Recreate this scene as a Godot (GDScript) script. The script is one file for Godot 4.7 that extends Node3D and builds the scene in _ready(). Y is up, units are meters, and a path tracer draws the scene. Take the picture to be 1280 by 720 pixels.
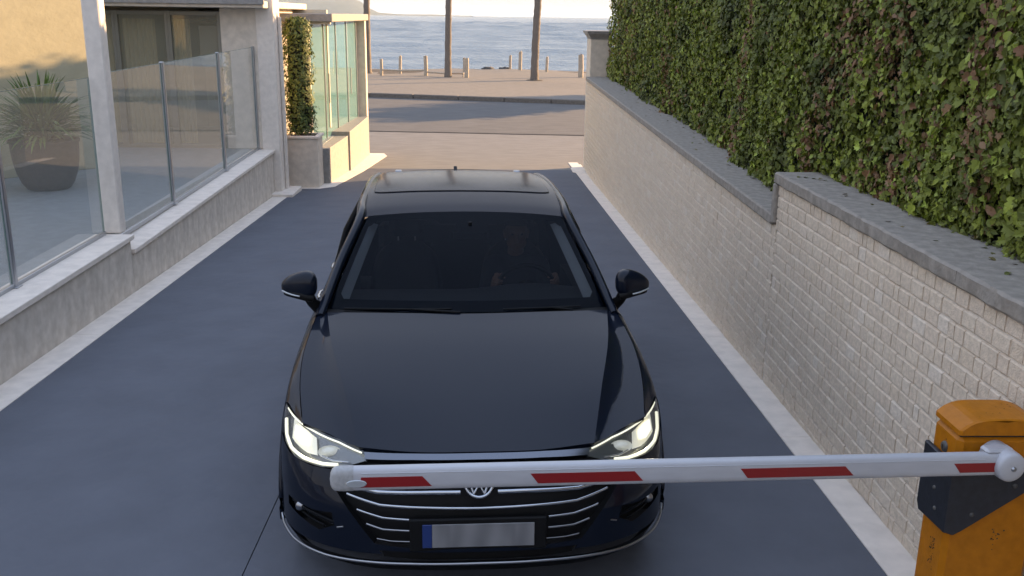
extends Node3D
# A dark saloon waits at a car-park barrier on a ramp that leads down to a seaside road.

const SLOPE := 0.035058            # the ramp falls towards the sea: y = SLOPE * z
const RAMP_END := -24.3
const ROAD_Y := -0.862
const FLOOR_Y := 0.22              # terrace behind the glass
var rng := RandomNumberGenerator.new()
var M := {}
var used := {}

# ---------------------------------------------------------------- mesh builder
class Geo:
	var v := PackedVector3Array()
	var n := PackedVector3Array()
	var c := PackedColorArray()
	var idx := PackedInt32Array()
	var tint := Color.WHITE

	func put(p: Vector3, nn: Vector3) -> int:
		v.append(p)
		n.append(nn)
		c.append(tint)
		return v.size() - 1

	# clockwise front faces: the cross product points away from the normal
	func face(a: int, b: int, d: int, nn: Vector3) -> void:
		if (v[b] - v[a]).cross(v[d] - v[a]).dot(nn) > 0.0:
			idx.append_array(PackedInt32Array([a, d, b]))
		else:
			idx.append_array(PackedInt32Array([a, b, d]))

	func tri(a: Vector3, b: Vector3, d: Vector3, away = null) -> void:
		var nn := (b - a).cross(d - a).normalized()
		if away != null and nn.dot((a + b + d) / 3.0 - away) < 0.0:
			nn = -nn
		var i := put(a, nn)
		put(b, nn)
		put(d, nn)
		face(i, i + 1, i + 2, nn)

	func quad(a: Vector3, b: Vector3, d: Vector3, e: Vector3, away = null) -> void:
		var nn := (d - a).cross(e - b).normalized()
		if away != null and nn.dot((a + b + d + e) / 4.0 - away) < 0.0:
			nn = -nn
		var i := put(a, nn)
		put(b, nn)
		put(d, nn)
		put(e, nn)
		face(i, i + 1, i + 2, nn)
		face(i, i + 2, i + 3, nn)

	# rows of points with smooth normals; away is a point on the inner side
	func grid(rows: Array, away = null, skip = null, up = null) -> void:
		var h := rows.size()
		var w: int = rows[0].size()
		var nn := PackedVector3Array()
		nn.resize(h * w)
		for i in h - 1:
			for j in w - 1:
				var f: Vector3 = (rows[i + 1][j + 1] - rows[i][j]).cross(rows[i + 1][j] - rows[i][j + 1])
				nn[i * w + j] += f
				nn[i * w + j + 1] += f
				nn[(i + 1) * w + j] += f
				nn[(i + 1) * w + j + 1] += f
		var s := 0.0
		for i in h:
			for j in w:
				var k := i * w + j
				nn[k] = nn[k].normalized()
				if away != null:
					s += nn[k].dot((rows[i][j] - away).normalized())
				elif up != null:
					s += nn[k].dot(up)
		var base := v.size()
		for i in h:
			for j in w:
				put(rows[i][j], -nn[i * w + j] if s < 0.0 else nn[i * w + j])
		for i in h - 1:
			for j in w - 1:
				if skip != null and skip.call((rows[i][j] + rows[i + 1][j + 1]) * 0.5):
					continue
				var a := base + i * w + j
				var m: Vector3 = n[a] + n[a + 1] + n[a + w] + n[a + w + 1]
				face(a, a + 1, a + w + 1, m)
				face(a, a + w + 1, a + w, m)

	func box(at: Vector3, size: Vector3, bev := 0.0, b := Basis.IDENTITY) -> void:
		var h := size * 0.5
		var e := minf(bev, minf(h.x, minf(h.y, h.z)) * 0.9)
		var q := func(x: float, y: float, z: float) -> Vector3: return at + b * Vector3(x, y, z)
		for ax in 3:
			var u := (ax + 1) % 3
			var w := (ax + 2) % 3
			for s in [-1.0, 1.0]:
				var p := []
				for k in [[-1, -1], [1, -1], [1, 1], [-1, 1]]:
					var t := Vector3.ZERO
					t[ax] = s * h[ax]
					t[u] = k[0] * (h[u] - e)
					t[w] = k[1] * (h[w] - e)
					p.append(at + b * t)
				quad(p[0], p[1], p[2], p[3], at)
			if e > 0.0:
				for s in [-1.0, 1.0]:
					for r in [-1.0, 1.0]:
						var p := []
						for k in [[0, -1], [0, 1], [1, 1], [1, -1]]:
							var t := Vector3.ZERO
							t[u] = s * (h[u] - (e if k[0] else 0.0))
							t[w] = r * (h[w] - (0.0 if k[0] else e))
							t[ax] = k[1] * (h[ax] - e)
							p.append(at + b * t)
						quad(p[0], p[1], p[2], p[3], at)
		if e > 0.0:
			for x in [-1.0, 1.0]:
				for y in [-1.0, 1.0]:
					for z in [-1.0, 1.0]:
						tri(q.call(x * h.x, y * (h.y - e), z * (h.z - e)), q.call(x * (h.x - e), y * h.y, z * (h.z - e)), q.call(x * (h.x - e), y * (h.y - e), z * h.z), at)

	# a tube along a path; flat squashes the section along its second axis
	func tube(path: Array, radii: Array, sides := 10, caps := true, hint := Vector3.UP, flat := 1.0) -> void:
		var rows := []
		for i in path.size():
			var d: Vector3 = (path[mini(i + 1, path.size() - 1)] - path[maxi(i - 1, 0)]).normalized()
			var a := d.cross(hint)
			if a.length() < 0.05:
				a = d.cross(Vector3.RIGHT)
			a = a.normalized()
			var bb := d.cross(a).normalized()
			var r: float = radii[mini(i, radii.size() - 1)]
			var row := PackedVector3Array()
			for k in sides + 1:
				var t := TAU * k / sides
				row.append(path[i] + a * cos(t) * r + bb * sin(t) * r * flat)
			rows.append(row)
		grid(rows)
		# orient outwards
		_fix(rows, path)
		if caps:
			for e in [0, path.size() - 1]:
				var row: PackedVector3Array = rows[e]
				var inner: Vector3 = path[1] if e == 0 else path[e - 1]
				for k in sides:
					tri(path[e], row[k], row[k + 1], inner)

	func _fix(rows: Array, path: Array) -> void:
		var w: int = rows[0].size()
		var total := rows.size() * w
		var start := v.size() - total
		var s := 0.0
		for i in rows.size():
			for j in w:
				s += n[start + i * w + j].dot(v[start + i * w + j] - path[i])
		# weld the seam normals
		for i in rows.size():
			var a := start + i * w
			var m := (n[a] + n[a + w - 1]).normalized()
			n[a] = m
			n[a + w - 1] = m
		if s < 0.0:
			for k in total:
				n[start + k] = -n[start + k]
			var count := (rows.size() - 1) * (w - 1) * 6
			for k in range(idx.size() - count, idx.size(), 3):
				var t := idx[k]
				idx[k] = idx[k + 1]
				idx[k + 1] = t

	# revolve (radius, height) pairs round an axis
	func lathe(profile: Array, sides: int, at := Vector3.ZERO, b := Basis.IDENTITY) -> void:
		var rows := []
		var path := []
		var mid := 0.0
		for p in profile:
			mid += p.y / profile.size()
		for p in profile:
			var row := PackedVector3Array()
			for k in sides + 1:
				var t := TAU * k / sides
				row.append(at + b * Vector3(cos(t) * p.x, p.y, sin(t) * p.x))
			rows.append(row)
			path.append(at + b * Vector3(0, lerpf(p.y, mid, 0.3), 0))
		grid(rows)
		_fix(rows, path)

	# a flat outline pushed along the local z axis from z0 to z1
	func extrude(poly: PackedVector2Array, z0: float, z1: float, t := Transform3D.IDENTITY, bev := 0.0) -> void:
		var ids := Geometry2D.triangulate_polygon(poly)
		var mid := Vector2.ZERO
		for p in poly:
			mid += p / poly.size()
		var cz := t * Vector3(mid.x, mid.y, (z0 + z1) * 0.5)
		var inner := PackedVector2Array()
		for p in poly:
			inner.append(p + (mid - p).normalized() * bev)
		for z in [z0, z1]:
			for k in range(0, ids.size(), 3):
				var a := t * Vector3(inner[ids[k]].x, inner[ids[k]].y, z)
				var b := t * Vector3(inner[ids[k + 1]].x, inner[ids[k + 1]].y, z)
				var d := t * Vector3(inner[ids[k + 2]].x, inner[ids[k + 2]].y, z)
				var dir := t.basis * Vector3(0, 0, -1.0 if z == z0 else 1.0)
				tri(a, b, d, a - dir * signf(z1 - z0))
		var zs := [z0, z1] if bev <= 0.0 else [z0, z0 + bev * signf(z1 - z0), z1 - bev * signf(z1 - z0), z1]
		for q in zs.size() - 1:
			for k in poly.size():
				var l := (k + 1) % poly.size()
				var p0: PackedVector2Array = inner if (bev > 0.0 and q == 0) else poly
				var p1: PackedVector2Array = inner if (bev > 0.0 and q == zs.size() - 2) else poly
				quad(t * Vector3(p0[k].x, p0[k].y, zs[q]), t * Vector3(p0[l].x, p0[l].y, zs[q]), t * Vector3(p1[l].x, p1[l].y, zs[q + 1]), t * Vector3(p1[k].x, p1[k].y, zs[q + 1]), cz)

	func mesh() -> ArrayMesh:
		var a := []
		a.resize(Mesh.ARRAY_MAX)
		a[Mesh.ARRAY_VERTEX] = v
		a[Mesh.ARRAY_NORMAL] = n
		a[Mesh.ARRAY_COLOR] = c
		a[Mesh.ARRAY_INDEX] = idx
		var m := ArrayMesh.new()
		m.add_surface_from_arrays(Mesh.PRIMITIVE_TRIANGLES, a)
		return m

# ---------------------------------------------------------------- scene helpers
func numbered(parent: Node, called: String) -> String:
	var key := str(parent.get_instance_id()) + called
	var k: int = used.get(key, 0)
	used[key] = k + 1
	return called if k == 0 else "%s_%03d" % [called, k]

func tag(o: Node, label: String, category := "", group := "", kind := "") -> Node:
	for m in [["label", label], ["category", category], ["group", group], ["kind", kind]]:
		if m[1]:
			o.set_meta(m[0], m[1])
		elif o.has_meta(m[0]):
			o.remove_meta(m[0])
	return o

func thing(called: String, label: String, category: String, at := Vector3.ZERO, group := "") -> Node3D:
	var o := Node3D.new()
	o.name = numbered(self, called)
	add_child(o)
	o.position = at
	tag(o, label, category, group)
	return o

func part(parent: Node, called: String, g, m: Material, kind := "") -> MeshInstance3D:
	var o := MeshInstance3D.new()
	o.name = numbered(parent, called)
	o.mesh = g.mesh() if g is Geo else g
	o.material_override = m
	parent.add_child(o)
	if kind:
		o.set_meta("kind", kind)
	return o

func struct(called: String, g, m: Material) -> MeshInstance3D:
	return part(self, called, g, m, "structure")

func copy(o: Node3D, label: String, at: Vector3, turn := 0.0, size := 1.0) -> Node3D:
	var r: Node3D = o.duplicate()
	r.name = numbered(self, String(o.name))
	add_child(r)
	r.position = at
	r.rotation.y = turn
	r.scale = Vector3.ONE * size
	r.set_meta("label", label)
	return r

func scatter(parent: Node, called: String, mesh: Mesh, m: Material, xf: Array, cols: Array, kind := "stuff") -> void:
	var mm := MultiMesh.new()
	mm.transform_format = MultiMesh.TRANSFORM_3D
	mm.use_colors = true
	mm.mesh = mesh
	mm.instance_count = xf.size()
	for i in xf.size():
		mm.set_instance_transform(i, xf[i])
		mm.set_instance_color(i, cols[i])
	var o := MultiMeshInstance3D.new()
	o.name = numbered(parent, called)
	o.multimesh = mm
	o.material_override = m
	parent.add_child(o)
	if kind:
		o.set_meta("kind", kind)

func cr(a: Vector3, b: Vector3, c: Vector3, d: Vector3, t: float) -> Vector3:
	return b + 0.5 * t * (c - a + t * (2.0 * a - 5.0 * b + 4.0 * c - d + t * (3.0 * (b - c) + d - a)))

# points along a curve through pts
func curve(pts: Array, k: int) -> Array:
	var out := []
	for i in pts.size() - 1:
		var a: Vector3 = pts[i - 1] if i > 0 else pts[0] * 2.0 - pts[1]
		var d: Vector3 = pts[i + 2] if i + 2 < pts.size() else pts[i + 1] * 2.0 - pts[i]
		for q in k:
			out.append(cr(a, pts[i], pts[i + 1], d, float(q) / k))
	out.append(pts[-1])
	return out

# a smooth surface through a net of points
func surf(net: Array, ku: int, kv: int) -> Array:
	var rows := []
	for r in net:
		rows.append(curve(r, ku))
	var cols := []
	for j in rows[0].size():
		var line := []
		for i in rows.size():
			line.append(rows[i][j])
		cols.append(curve(line, kv))
	var out := []
	for i in cols[0].size():
		var row := PackedVector3Array()
		for j in cols.size():
			row.append(cols[j][i])
		out.append(row)
	return out

# ---------------------------------------------------------------- materials
func lin(r: float, g: float, b: float) -> Color:
	return Color(r, g, b).linear_to_srgb()

func noise(sd: int, freq: float, oct := 4, kind := FastNoiseLite.TYPE_SIMPLEX_SMOOTH) -> FastNoiseLite:
	var f := FastNoiseLite.new()
	f.seed = sd
	f.noise_type = kind
	f.frequency = freq
	f.fractal_octaves = oct
	return f

func noise_tex(sd: int, freq: float, lo: Color, hi: Color, side := 512, oct := 5, stops := []) -> NoiseTexture2D:
	var t := NoiseTexture2D.new()
	t.width = side
	t.height = side
	t.seamless = true
	t.generate_mipmaps = false
	t.noise = noise(sd, freq, oct)
	var g := Gradient.new()
	if stops:
		g.offsets = PackedFloat32Array(stops)
	else:
		g.offsets = PackedFloat32Array([0.15, 0.85])
	g.colors = PackedColorArray([lo, hi])
	t.color_ramp = g
	return t

func bump_tex(sd: int, freq: float, strength: float, side := 512, oct := 5) -> NoiseTexture2D:
	var t := NoiseTexture2D.new()
	t.width = side
	t.height = side
	t.seamless = true
	t.generate_mipmaps = false
	t.as_normal_map = true
	t.bump_strength = strength
	t.noise = noise(sd, freq, oct)
	return t

func solid(r: float, g: float, b: float, rough := 0.7, metal := 0.0) -> StandardMaterial3D:
	var m := StandardMaterial3D.new()
	m.albedo_color = lin(r, g, b)
	m.roughness = rough
	m.metallic = metal
	return m

# a surface whose tone and relief follow noise laid over it in world or own axes
func rough_mat(r: float, g: float, b: float, rough: float, sd: int, scale: Vector3, lo := 0.72, relief := 3.0, world := true, freq := 0.02) -> StandardMaterial3D:
	var m := solid(r, g, b, rough)
	m.albedo_texture = noise_tex(sd, freq, lin(lo, lo, lo), Color.WHITE)
	m.uv1_triplanar = true
	m.uv1_world_triplanar = world
	m.uv1_scale = scale
	if relief > 0.0:
		m.normal_enabled = true
		m.normal_texture = bump_tex(sd + 50, freq * 3.0, relief)
		m.normal_scale = 0.6
	return m

func glass(r: float, g: float, b: float, alpha: float, rough := 0.0) -> StandardMaterial3D:
	var m := solid(r, g, b, rough)
	var k := m.albedo_color
	k.a = alpha
	m.albedo_color = k
	m.transparency = BaseMaterial3D.TRANSPARENCY_ALPHA
	m.metallic_specular = 0.5
	return m

func glow(r: float, g: float, b: float, e: float) -> StandardMaterial3D:
	var m := solid(r, g, b, 0.3)
	m.emission_enabled = true
	m.emission = lin(r, g, b)
	m.emission_energy_multiplier = e
	return m

func leaf_mat(rough := 0.62) -> StandardMaterial3D:
	var m := solid(1, 1, 1, rough)
	m.vertex_color_use_as_albedo = true
	m.backlight_enabled = true
	m.backlight = lin(0.25, 0.3, 0.1)
	return m

func materials() -> void:
	M.resin = rough_mat(0.138, 0.146, 0.168, 0.78, 3, Vector3.ONE * 0.13, 0.88, 0.8)
	M.resin.metallic_specular = 0.24
	M.resin.detail_enabled = true
	M.resin.detail_blend_mode = BaseMaterial3D.BLEND_MODE_MUL
	M.resin.detail_albedo = noise_tex(9, 0.22, lin(0.74, 0.74, 0.75), Color.WHITE, 1024, 3)
	M.resin.detail_uv_layer = BaseMaterial3D.DETAIL_UV_2
	M.resin.uv2_triplanar = true
	M.resin.uv2_world_triplanar = true
	M.resin.uv2_scale = Vector3.ONE * 1.7
	M.apron = rough_mat(0.19, 0.178, 0.163, 0.9, 4, Vector3(0.12, 0.12, 0.3), 0.8, 0.5)
	M.asphalt = rough_mat(0.115, 0.110, 0.105, 0.9, 5, Vector3(0.08, 0.08, 0.35), 0.7, 0.6)
	M.seam = solid(0.02, 0.02, 0.024, 0.9)
	M.sand = rough_mat(0.195, 0.175, 0.15, 0.95, 6, Vector3(0.15, 0.15, 0.4), 0.75, 1.5)
	M.soil = rough_mat(0.09, 0.075, 0.06, 0.95, 7, Vector3.ONE * 0.5, 0.6, 4.0)
	M.strip = rough_mat(0.76, 0.68, 0.59, 0.85, 11, Vector3.ONE * 0.5, 0.86, 0.6)
	M.concrete = rough_mat(0.68, 0.615, 0.535, 0.85, 12, Vector3(0.45, 0.10, 0.45), 0.84, 0.4)
	M.concrete.detail_enabled = true
	M.concrete.detail_blend_mode = BaseMaterial3D.BLEND_MODE_MUL
	M.concrete.detail_albedo = noise_tex(13, 0.02, lin(0.80, 0.78, 0.75), Color.WHITE)
	M.concrete.detail_uv_layer = BaseMaterial3D.DETAIL_UV_2
	M.concrete.uv2_triplanar = true
	M.concrete.uv2_world_triplanar = true
	M.concrete.uv2_scale = Vector3.ONE * 0.6
	M.pale_stone = rough_mat(0.285, 0.272, 0.255, 0.7, 14, Vector3.ONE * 0.8, 0.78, 1.0)
	M.dark_stone = rough_mat(0.345, 0.31, 0.265, 0.95, 15, Vector3.ONE * 1.1, 0.7, 2.5)
	M.kerb = rough_mat(0.19, 0.165, 0.14, 0.9, 17, Vector3.ONE * 0.9, 0.6, 2.0)
	M.mortar = rough_mat(0.78, 0.70, 0.60, 0.95, 16, Vector3.ONE * 1.2, 0.8, 4.0)
	M.brick = []
	for k in 6:
		var t: Array = [[0.77, 0.655, 0.515], [0.74, 0.625, 0.49], [0.79, 0.675, 0.54], [0.73, 0.61, 0.47], [0.79, 0.69, 0.565], [0.75, 0.63, 0.495]][k]
		M.brick.append(rough_mat(t[0], t[1], t[2], 0.9, 20 + k, Vector3.ONE * 1.6, 0.78, 4.0, true, 0.03))
	M.cream = rough_mat(0.41, 0.375, 0.255, 0.9, 30, Vector3.ONE * 0.4, 0.86, 0.6)
	M.beige = rough_mat(0.66, 0.585, 0.49, 0.85, 31, Vector3.ONE * 0.5, 0.82, 0.8)
	M.white_paint = rough_mat(0.74, 0.675, 0.60, 0.55, 32, Vector3.ONE * 0.8, 0.88, 0.4)
	M.terrace = rough_mat(0.22, 0.243, 0.255, 0.55, 33, Vector3.ONE * 0.5, 0.8, 0.8)
	M.steel = solid(0.42, 0.43, 0.45, 0.32, 0.9)
	M.bronze = solid(0.20, 0.19, 0.155, 0.45, 0.2)
	M.pane = glass(0.46, 0.48, 0.40, 0.25)
	M.pane_edge = solid(0.10, 0.17, 0.15, 0.2)
	M.teal = glass(0.20, 0.43, 0.44, 0.40)
	M.window = glass(0.40, 0.39, 0.29, 0.36)
	M.curtain = solid(0.55, 0.48, 0.31, 0.9)
	M.curtain.backlight_enabled = true
	M.curtain.backlight = lin(0.5, 0.42, 0.28)
	M.room = solid(0.50, 0.47, 0.38, 0.9)
	M.pot = rough_mat(0.085, 0.058, 0.05, 0.65, 34, Vector3.ONE * 1.5, 0.6, 1.0)
	M.leaf = leaf_mat()
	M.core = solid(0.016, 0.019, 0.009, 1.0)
	M.bark = rough_mat(0.24, 0.20, 0.165, 0.95, 35, Vector3(1.5, 3.0, 1.5), 0.5, 8.0)
	M.timber = rough_mat(0.55, 0.46, 0.35, 0.9, 36, Vector3(2.0, 0.4, 2.0), 0.6, 3.0)
	M.rock = rough_mat(0.12, 0.11, 0.10, 0.95, 37, Vector3.ONE, 0.5, 8.0)
	M.hill = rough_mat(0.07, 0.09, 0.08, 1.0, 38, Vector3.ONE * 0.002, 0.5, 0.0)
	# sea
	M.sea = solid(0.06, 0.11, 0.16, 0.14)
	M.sea.normal_enabled = true
	M.sea.normal_texture = bump_tex(41, 0.03, 9.0, 1024, 4)
	M.sea.normal_scale = 1.0
	M.sea.uv1_triplanar = true
	M.sea.uv1_world_triplanar = true
	M.sea.uv1_scale = Vector3(0.02, 0.02, 0.045)
	# car
	M.paint = solid(0.0042, 0.0070, 0.0150, 0.4, 0.0)
	M.paint.clearcoat_enabled = true
	M.paint.clearcoat = 0.5
	M.paint.metallic_specular = 0.12
	M.paint.clearcoat_roughness = 0.025
	M.roof = solid(0.003, 0.006, 0.016, 0.14)
	M.roof.metallic_specular = 0.12
	M.chrome = solid(0.46, 0.48, 0.51, 0.16, 1.0)
	M.chrome_dark = solid(0.17, 0.18, 0.205, 0.2, 1.0)
	M.satin = solid(0.35, 0.36, 0.38, 0.28, 1.0)
	M.black = solid(0.005, 0.005, 0.0055, 0.6)
	M.black.metallic_specular = 0.3
	M.gloss = solid(0.006, 0.007, 0.009, 0.08)
	M.gloss.metallic_specular = 0.2
	M.rubber = solid(0.018, 0.018, 0.018, 0.85)
	M.alloy = solid(0.35, 0.36, 0.37, 0.3, 1.0)
	M.wind = glass(0.0006, 0.0022, 0.0055, 0.6)
	M.wind.metallic_specular = 0.18
	M.side_glass = glass(0.003, 0.004, 0.005, 0.85)
	M.frit = solid(0.001, 0.0015, 0.0025, 0.9)
	M.frit.metallic_specular = 0.0
	M.trim = solid(0.34, 0.40, 0.45, 0.8)
	M.dash = solid(0.012, 0.016, 0.020, 0.8)
	M.seat = rough_mat(0.02, 0.022, 0.026, 0.7, 42, Vector3.ONE * 4.0, 0.7, 2.0, false)
	M.clear = glass(0.8, 0.85, 0.9, 0.05)
	M.lamp_house = solid(0.16, 0.165, 0.16, 0.22, 0.9)
	M.lamp = glow(1.0, 0.96, 0.82, 0.125)
	M.lamp_strip = glow(0.98, 0.95, 0.72, 0.10)
	M.lamp_halo = glow(0.9, 0.87, 0.70, 0.022)
	M.lamp_dim = glow(0.7, 0.7, 0.6, 0.02)
	M.plate = solid(0.22, 0.22, 0.225, 0.45)
	M.plate.albedo_texture = noise_tex(43, 0.012, lin(0.62, 0.62, 0.64), Color.WHITE, 256, 1)
	M.plate.uv1_triplanar = true
	M.plate.uv1_scale = Vector3(3.4, 0.9, 1.0)
	M.plate_blue = solid(0.010, 0.03, 0.14, 0.45)
	M.skin = solid(0.22, 0.135, 0.095, 0.55)
	M.skin.subsurf_scatter_enabled = true
	M.skin.subsurf_scatter_strength = 0.15
	M.shirt = solid(0.03, 0.034, 0.045, 0.9)
	M.trouser = solid(0.02, 0.022, 0.03, 0.9)
	M.hair = solid(0.02, 0.014, 0.01, 0.7)
	# barrier
	M.orange = rough_mat(0.47, 0.162, 0.005, 0.42, 44, Vector3.ONE * 1.4, 0.82, 0.6, false)
	M.orange.clearcoat_enabled = true
	M.orange.clearcoat = 0.08
	M.orange.metallic_specular = 0.3
	M.orange.clearcoat_roughness = 0.2
	M.navy = rough_mat(0.018, 0.021, 0.03, 0.5, 45, Vector3.ONE * 2.0, 0.6, 0.6, false)
	M.arm = rough_mat(0.48, 0.485, 0.51, 0.35, 46, Vector3(0.6, 3.0, 3.0), 0.93, 0.0, false)
	M.dull = solid(0.09, 0.085, 0.08, 0.55, 0.3)
	M.red = solid(0.24, 0.008, 0.009, 0.4)
	M.cap = rough_mat(0.42, 0.42, 0.42, 0.5, 47, Vector3.ONE * 6.0, 0.75, 0.6, false)
	M.grime = solid(0.05, 0.035, 0.02, 0.9)
	M.reflector = solid(0.45, 0.47, 0.48, 0.25, 0.3)

func ramp(z: float) -> float:
	return SLOPE * maxf(z, RAMP_END)

# ---------------------------------------------------------------- ground and sea
func ground() -> void:
	# one sheet under everything, out to the shore
	var zs := [80.0, 20.0, 0.0, -8.0, -16.0, RAMP_END, -30.0, -45.0, -63.0, -66.0, -72.0, -110.0]
	var ys := []
	for z in zs:
		ys.append(SLOPE * z - 0.06 if z >= RAMP_END else ROAD_Y - 0.06)
	ys[8] = ROAD_Y + 0.02
	ys[9] = -1.1
	ys[10] = -1.9
	ys[11] = -6.0
	var rows := []
	for i in zs.size():
		var row := PackedVector3Array()
		for k in 41:
			row.append(Vector3(-600.0 + 30.0 * k, ys[i], zs[i]))
		rows.append(row)
	var g := Geo.new()
	g.grid(rows, null, null, Vector3.UP)
	struct("ground", g, M.soil)
	# the dark driveway: two cast bays with a joint between them
	g = Geo.new()
	for bay in [[-3.44, -1.184], [-1.178, 2.06]]:
		var e := []
		for z in [6.0, -5.0, -13.0, -21.3]:
			e.append(PackedVector3Array([Vector3(bay[0], ramp(z), z), Vector3(bay[1], ramp(z), z)]))
		g.grid(e, null, null, Vector3.UP)
		for x in bay:
			g.quad(Vector3(x, ramp(6.0), 6.0), Vector3(x, ramp(-21.3), -21.3), Vector3(x, ramp(-21.3) - 0.05, -21.3), Vector3(x, ramp(6.0) - 0.05, 6.0))
	struct("driveway", g, M.resin)
	# pale apron between the driveway and the road
	g = Geo.new()
	g.grid([PackedVector3Array([Vector3(-3.2, ramp(-21.304) - 0.002, -21.304), Vector3(2.3, ramp(-21.304) - 0.002, -21.304)]),
		PackedVector3Array([Vector3(-3.2, ramp(RAMP_END), RAMP_END), Vector3(4.0, ramp(RAMP_END), RAMP_END)]),
		PackedVector3Array([Vector3(-60, ROAD_Y, -24.9 - 4.5), Vector3(60, ROAD_Y, -24.6)])], null, null, Vector3.UP)
	g.grid([PackedVector3Array([Vector3(-60, ROAD_Y - 0.004, -24.0), Vector3(60, ROAD_Y - 0.004, -24.0)]), PackedVector3Array([Vector3(-60, ROAD_Y - 0.004, -34.2), Vector3(60, ROAD_Y - 0.004, -23.9)])], null, null, Vector3.UP)
	struct("apron", g, M.apron)
	# pale stone strips along both walls
	var left := thing_struct("kerb_strip")
	var right := thing_struct("kerb_strip")
	var z := 6.0
	while z > -21.0:
		var l := 2.4
		for s in [[left, -3.70, -3.443], [right, 2.063, 2.29]]:
			g = Geo.new()
			var w: float = s[2] - s[1]
			var zz := z - l * 0.5
			if s[0] == left and zz < -17.0:
				continue
			g.box(Vector3((s[1] + s[2]) * 0.5, ramp(zz) - 0.03 + 0.006, zz), Vector3(w, 0.06, l - 0.004), 0.004, Basis(Vector3.RIGHT, -atan(SLOPE)))
			part(s[0], "slab", g, M.strip)
		z -= l
	# strip and splay in front of the far left block
	g = Geo.new()
	g.extrude(PackedVector2Array([Vector2(-3.9, 17.9), Vector2(-3.05, 18.0), Vector2(-2.8, 18.3), Vector2(-2.55, 20.8), Vector2(-2.35, 23.9), Vector2(-2.5, 24.6), Vector2(-3.9, 24.6)]), -0.05, 0.006, Transform3D(Basis(Vector3.RIGHT, Vector3(0, -SLOPE, -1), Vector3(0, 1, -SLOPE)), Vector3.ZERO))
	part(left, "slab", g, M.strip)
	g = Geo.new()
	g.extrude(PackedVector2Array([Vector2(2.0, 20.9), Vector2(2.32, 20.4), Vector2(2.32, 22.4), Vector2(2.16, 22.1), Vector2(2.02, 21.6)]), -0.05, 0.012, Transform3D(Basis(Vector3.RIGHT, Vector3(0, -SLOPE, -1), Vector3(0, 1, -SLOPE)), Vector3.ZERO))
	part(right, "slab", g, M.strip)
	# road
	g = Geo.new()
	g.grid([PackedVector3Array([Vector3(-300, ROAD_Y + 0.004, -55.0), Vector3(-60, ROAD_Y + 0.004, -34.2), Vector3(0, ROAD_Y + 0.004, -29.05), Vector3(60, ROAD_Y + 0.004, -23.9), Vector3(300, ROAD_Y + 0.004, -3.3)]),
		PackedVector3Array([Vector3(-300, ROAD_Y + 0.004, -125.0), Vector3(-60, ROAD_Y + 0.004, -57.5), Vector3(0, ROAD_Y + 0.004, -40.3), Vector3(60, ROAD_Y + 0.004, -23.2 - 0.2), Vector3(300, ROAD_Y + 0.004, -3.0)])], null, null, Vector3.UP)
	struct("road", g, M.asphalt)
	# paler worn band and the dark gutter joint on the near edge
	var wav := noise(90, 0.4, 2)
	g = Geo.new()
	var rows2 := []
	for k in 61:
		var x := -30.0 + k
		var zc := -29.05 + x * 0.0858
		var wv := wav.get_noise_1d(x * 0.6) * 0.12
		rows2.append(PackedVector3Array([Vector3(x, ROAD_Y + 0.008, zc + 0.06 + wv), Vector3(x, ROAD_Y + 0.008, zc - 0.10 + wv)]))
	g.grid(rows2, null, null, Vector3.UP)
	struct("gutter_joint", g, M.seam)
	# kerb and promenade
	var kb := Basis(Vector3.UP, -atan(0.283))
	var kerb := thing_struct("kerb")
	for k in range(-14, 16):
		g = Geo.new()
		g.box(Vector3(0, 0, 0), Vector3(1.96, 0.34, 0.3), 0.03)
		var o := part(kerb, "kerb_stone", g, M.kerb)
		o.transform = Transform3D(kb, Vector3(0, ROAD_Y + 0.02, -40.45) + kb * Vector3(k * 1.98, 0, 0))
	g = Geo.new()
	var rows3 := []
	var hum := noise(91, 0.12, 3)
	for i in 13:
		var row := PackedVector3Array()
		for k in 61:
			var x := -60.0 + 2.0 * k
			var z0 := -40.6 + x * 0.283
			var zz := lerpf(z0, minf(-64.0, z0 - 3.0), i / 12.0)
			row.append(Vector3(x, ROAD_Y + 0.17 - 0.14 * (i / 12.0) + hum.get_noise_2d(x, zz) * 0.12 * clampf(i / 4.0, 0, 1), zz))
		rows3.append(row)
	g.grid(rows3, null, null, Vector3.UP)
	struct("promenade_sand", g, M.sand)
	# sea: small real waves near the shore, then a long sheet to the horizon
	g = Geo.new()
	var w1 := noise(92, 0.09, 3)
	var rows4 := []
	for i in 150:
		var zz := -64.0 - 2.0 * i - 0.016 * i * i
		var row := PackedVector3Array()
		for k in 90:
			var x := -90.0 + (k * 2.0) * (1.0 + i * 0.012) - 90.0 * i * 0.012
			var amp := 0.20 + 0.006 * i
			row.append(Vector3(x, -2.2 + w1.get_noise_2d(x * 0.55, zz * 1.9) * amp + w1.get_noise_2d(x * 0.13 + 300.0, zz * 0.55) * amp * 1.6, zz))
		rows4.append(row)
	g.grid(rows4, null, null, Vector3.UP)
	var last: float = -64.0 - 2.0 * 149 - 0.016 * 149 * 149
	var far := []
	for d in [-64.0, -300.0, last, -1500.0, -4000.0, -9000.0]:
		var row := PackedVector3Array()
		for k in 9:
			row.append(Vector3(-9000.0 + 2250.0 * k, -2.2 if d < -700.0 else -5.5, d))
		far.append(row)
	g.grid(far, null, null, Vector3.UP)
	struct("sea", g, M.sea)
	# far headland
	g = Geo.new()
	var hn := noise(93, 0.0016, 4)
	var hr := []
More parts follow.
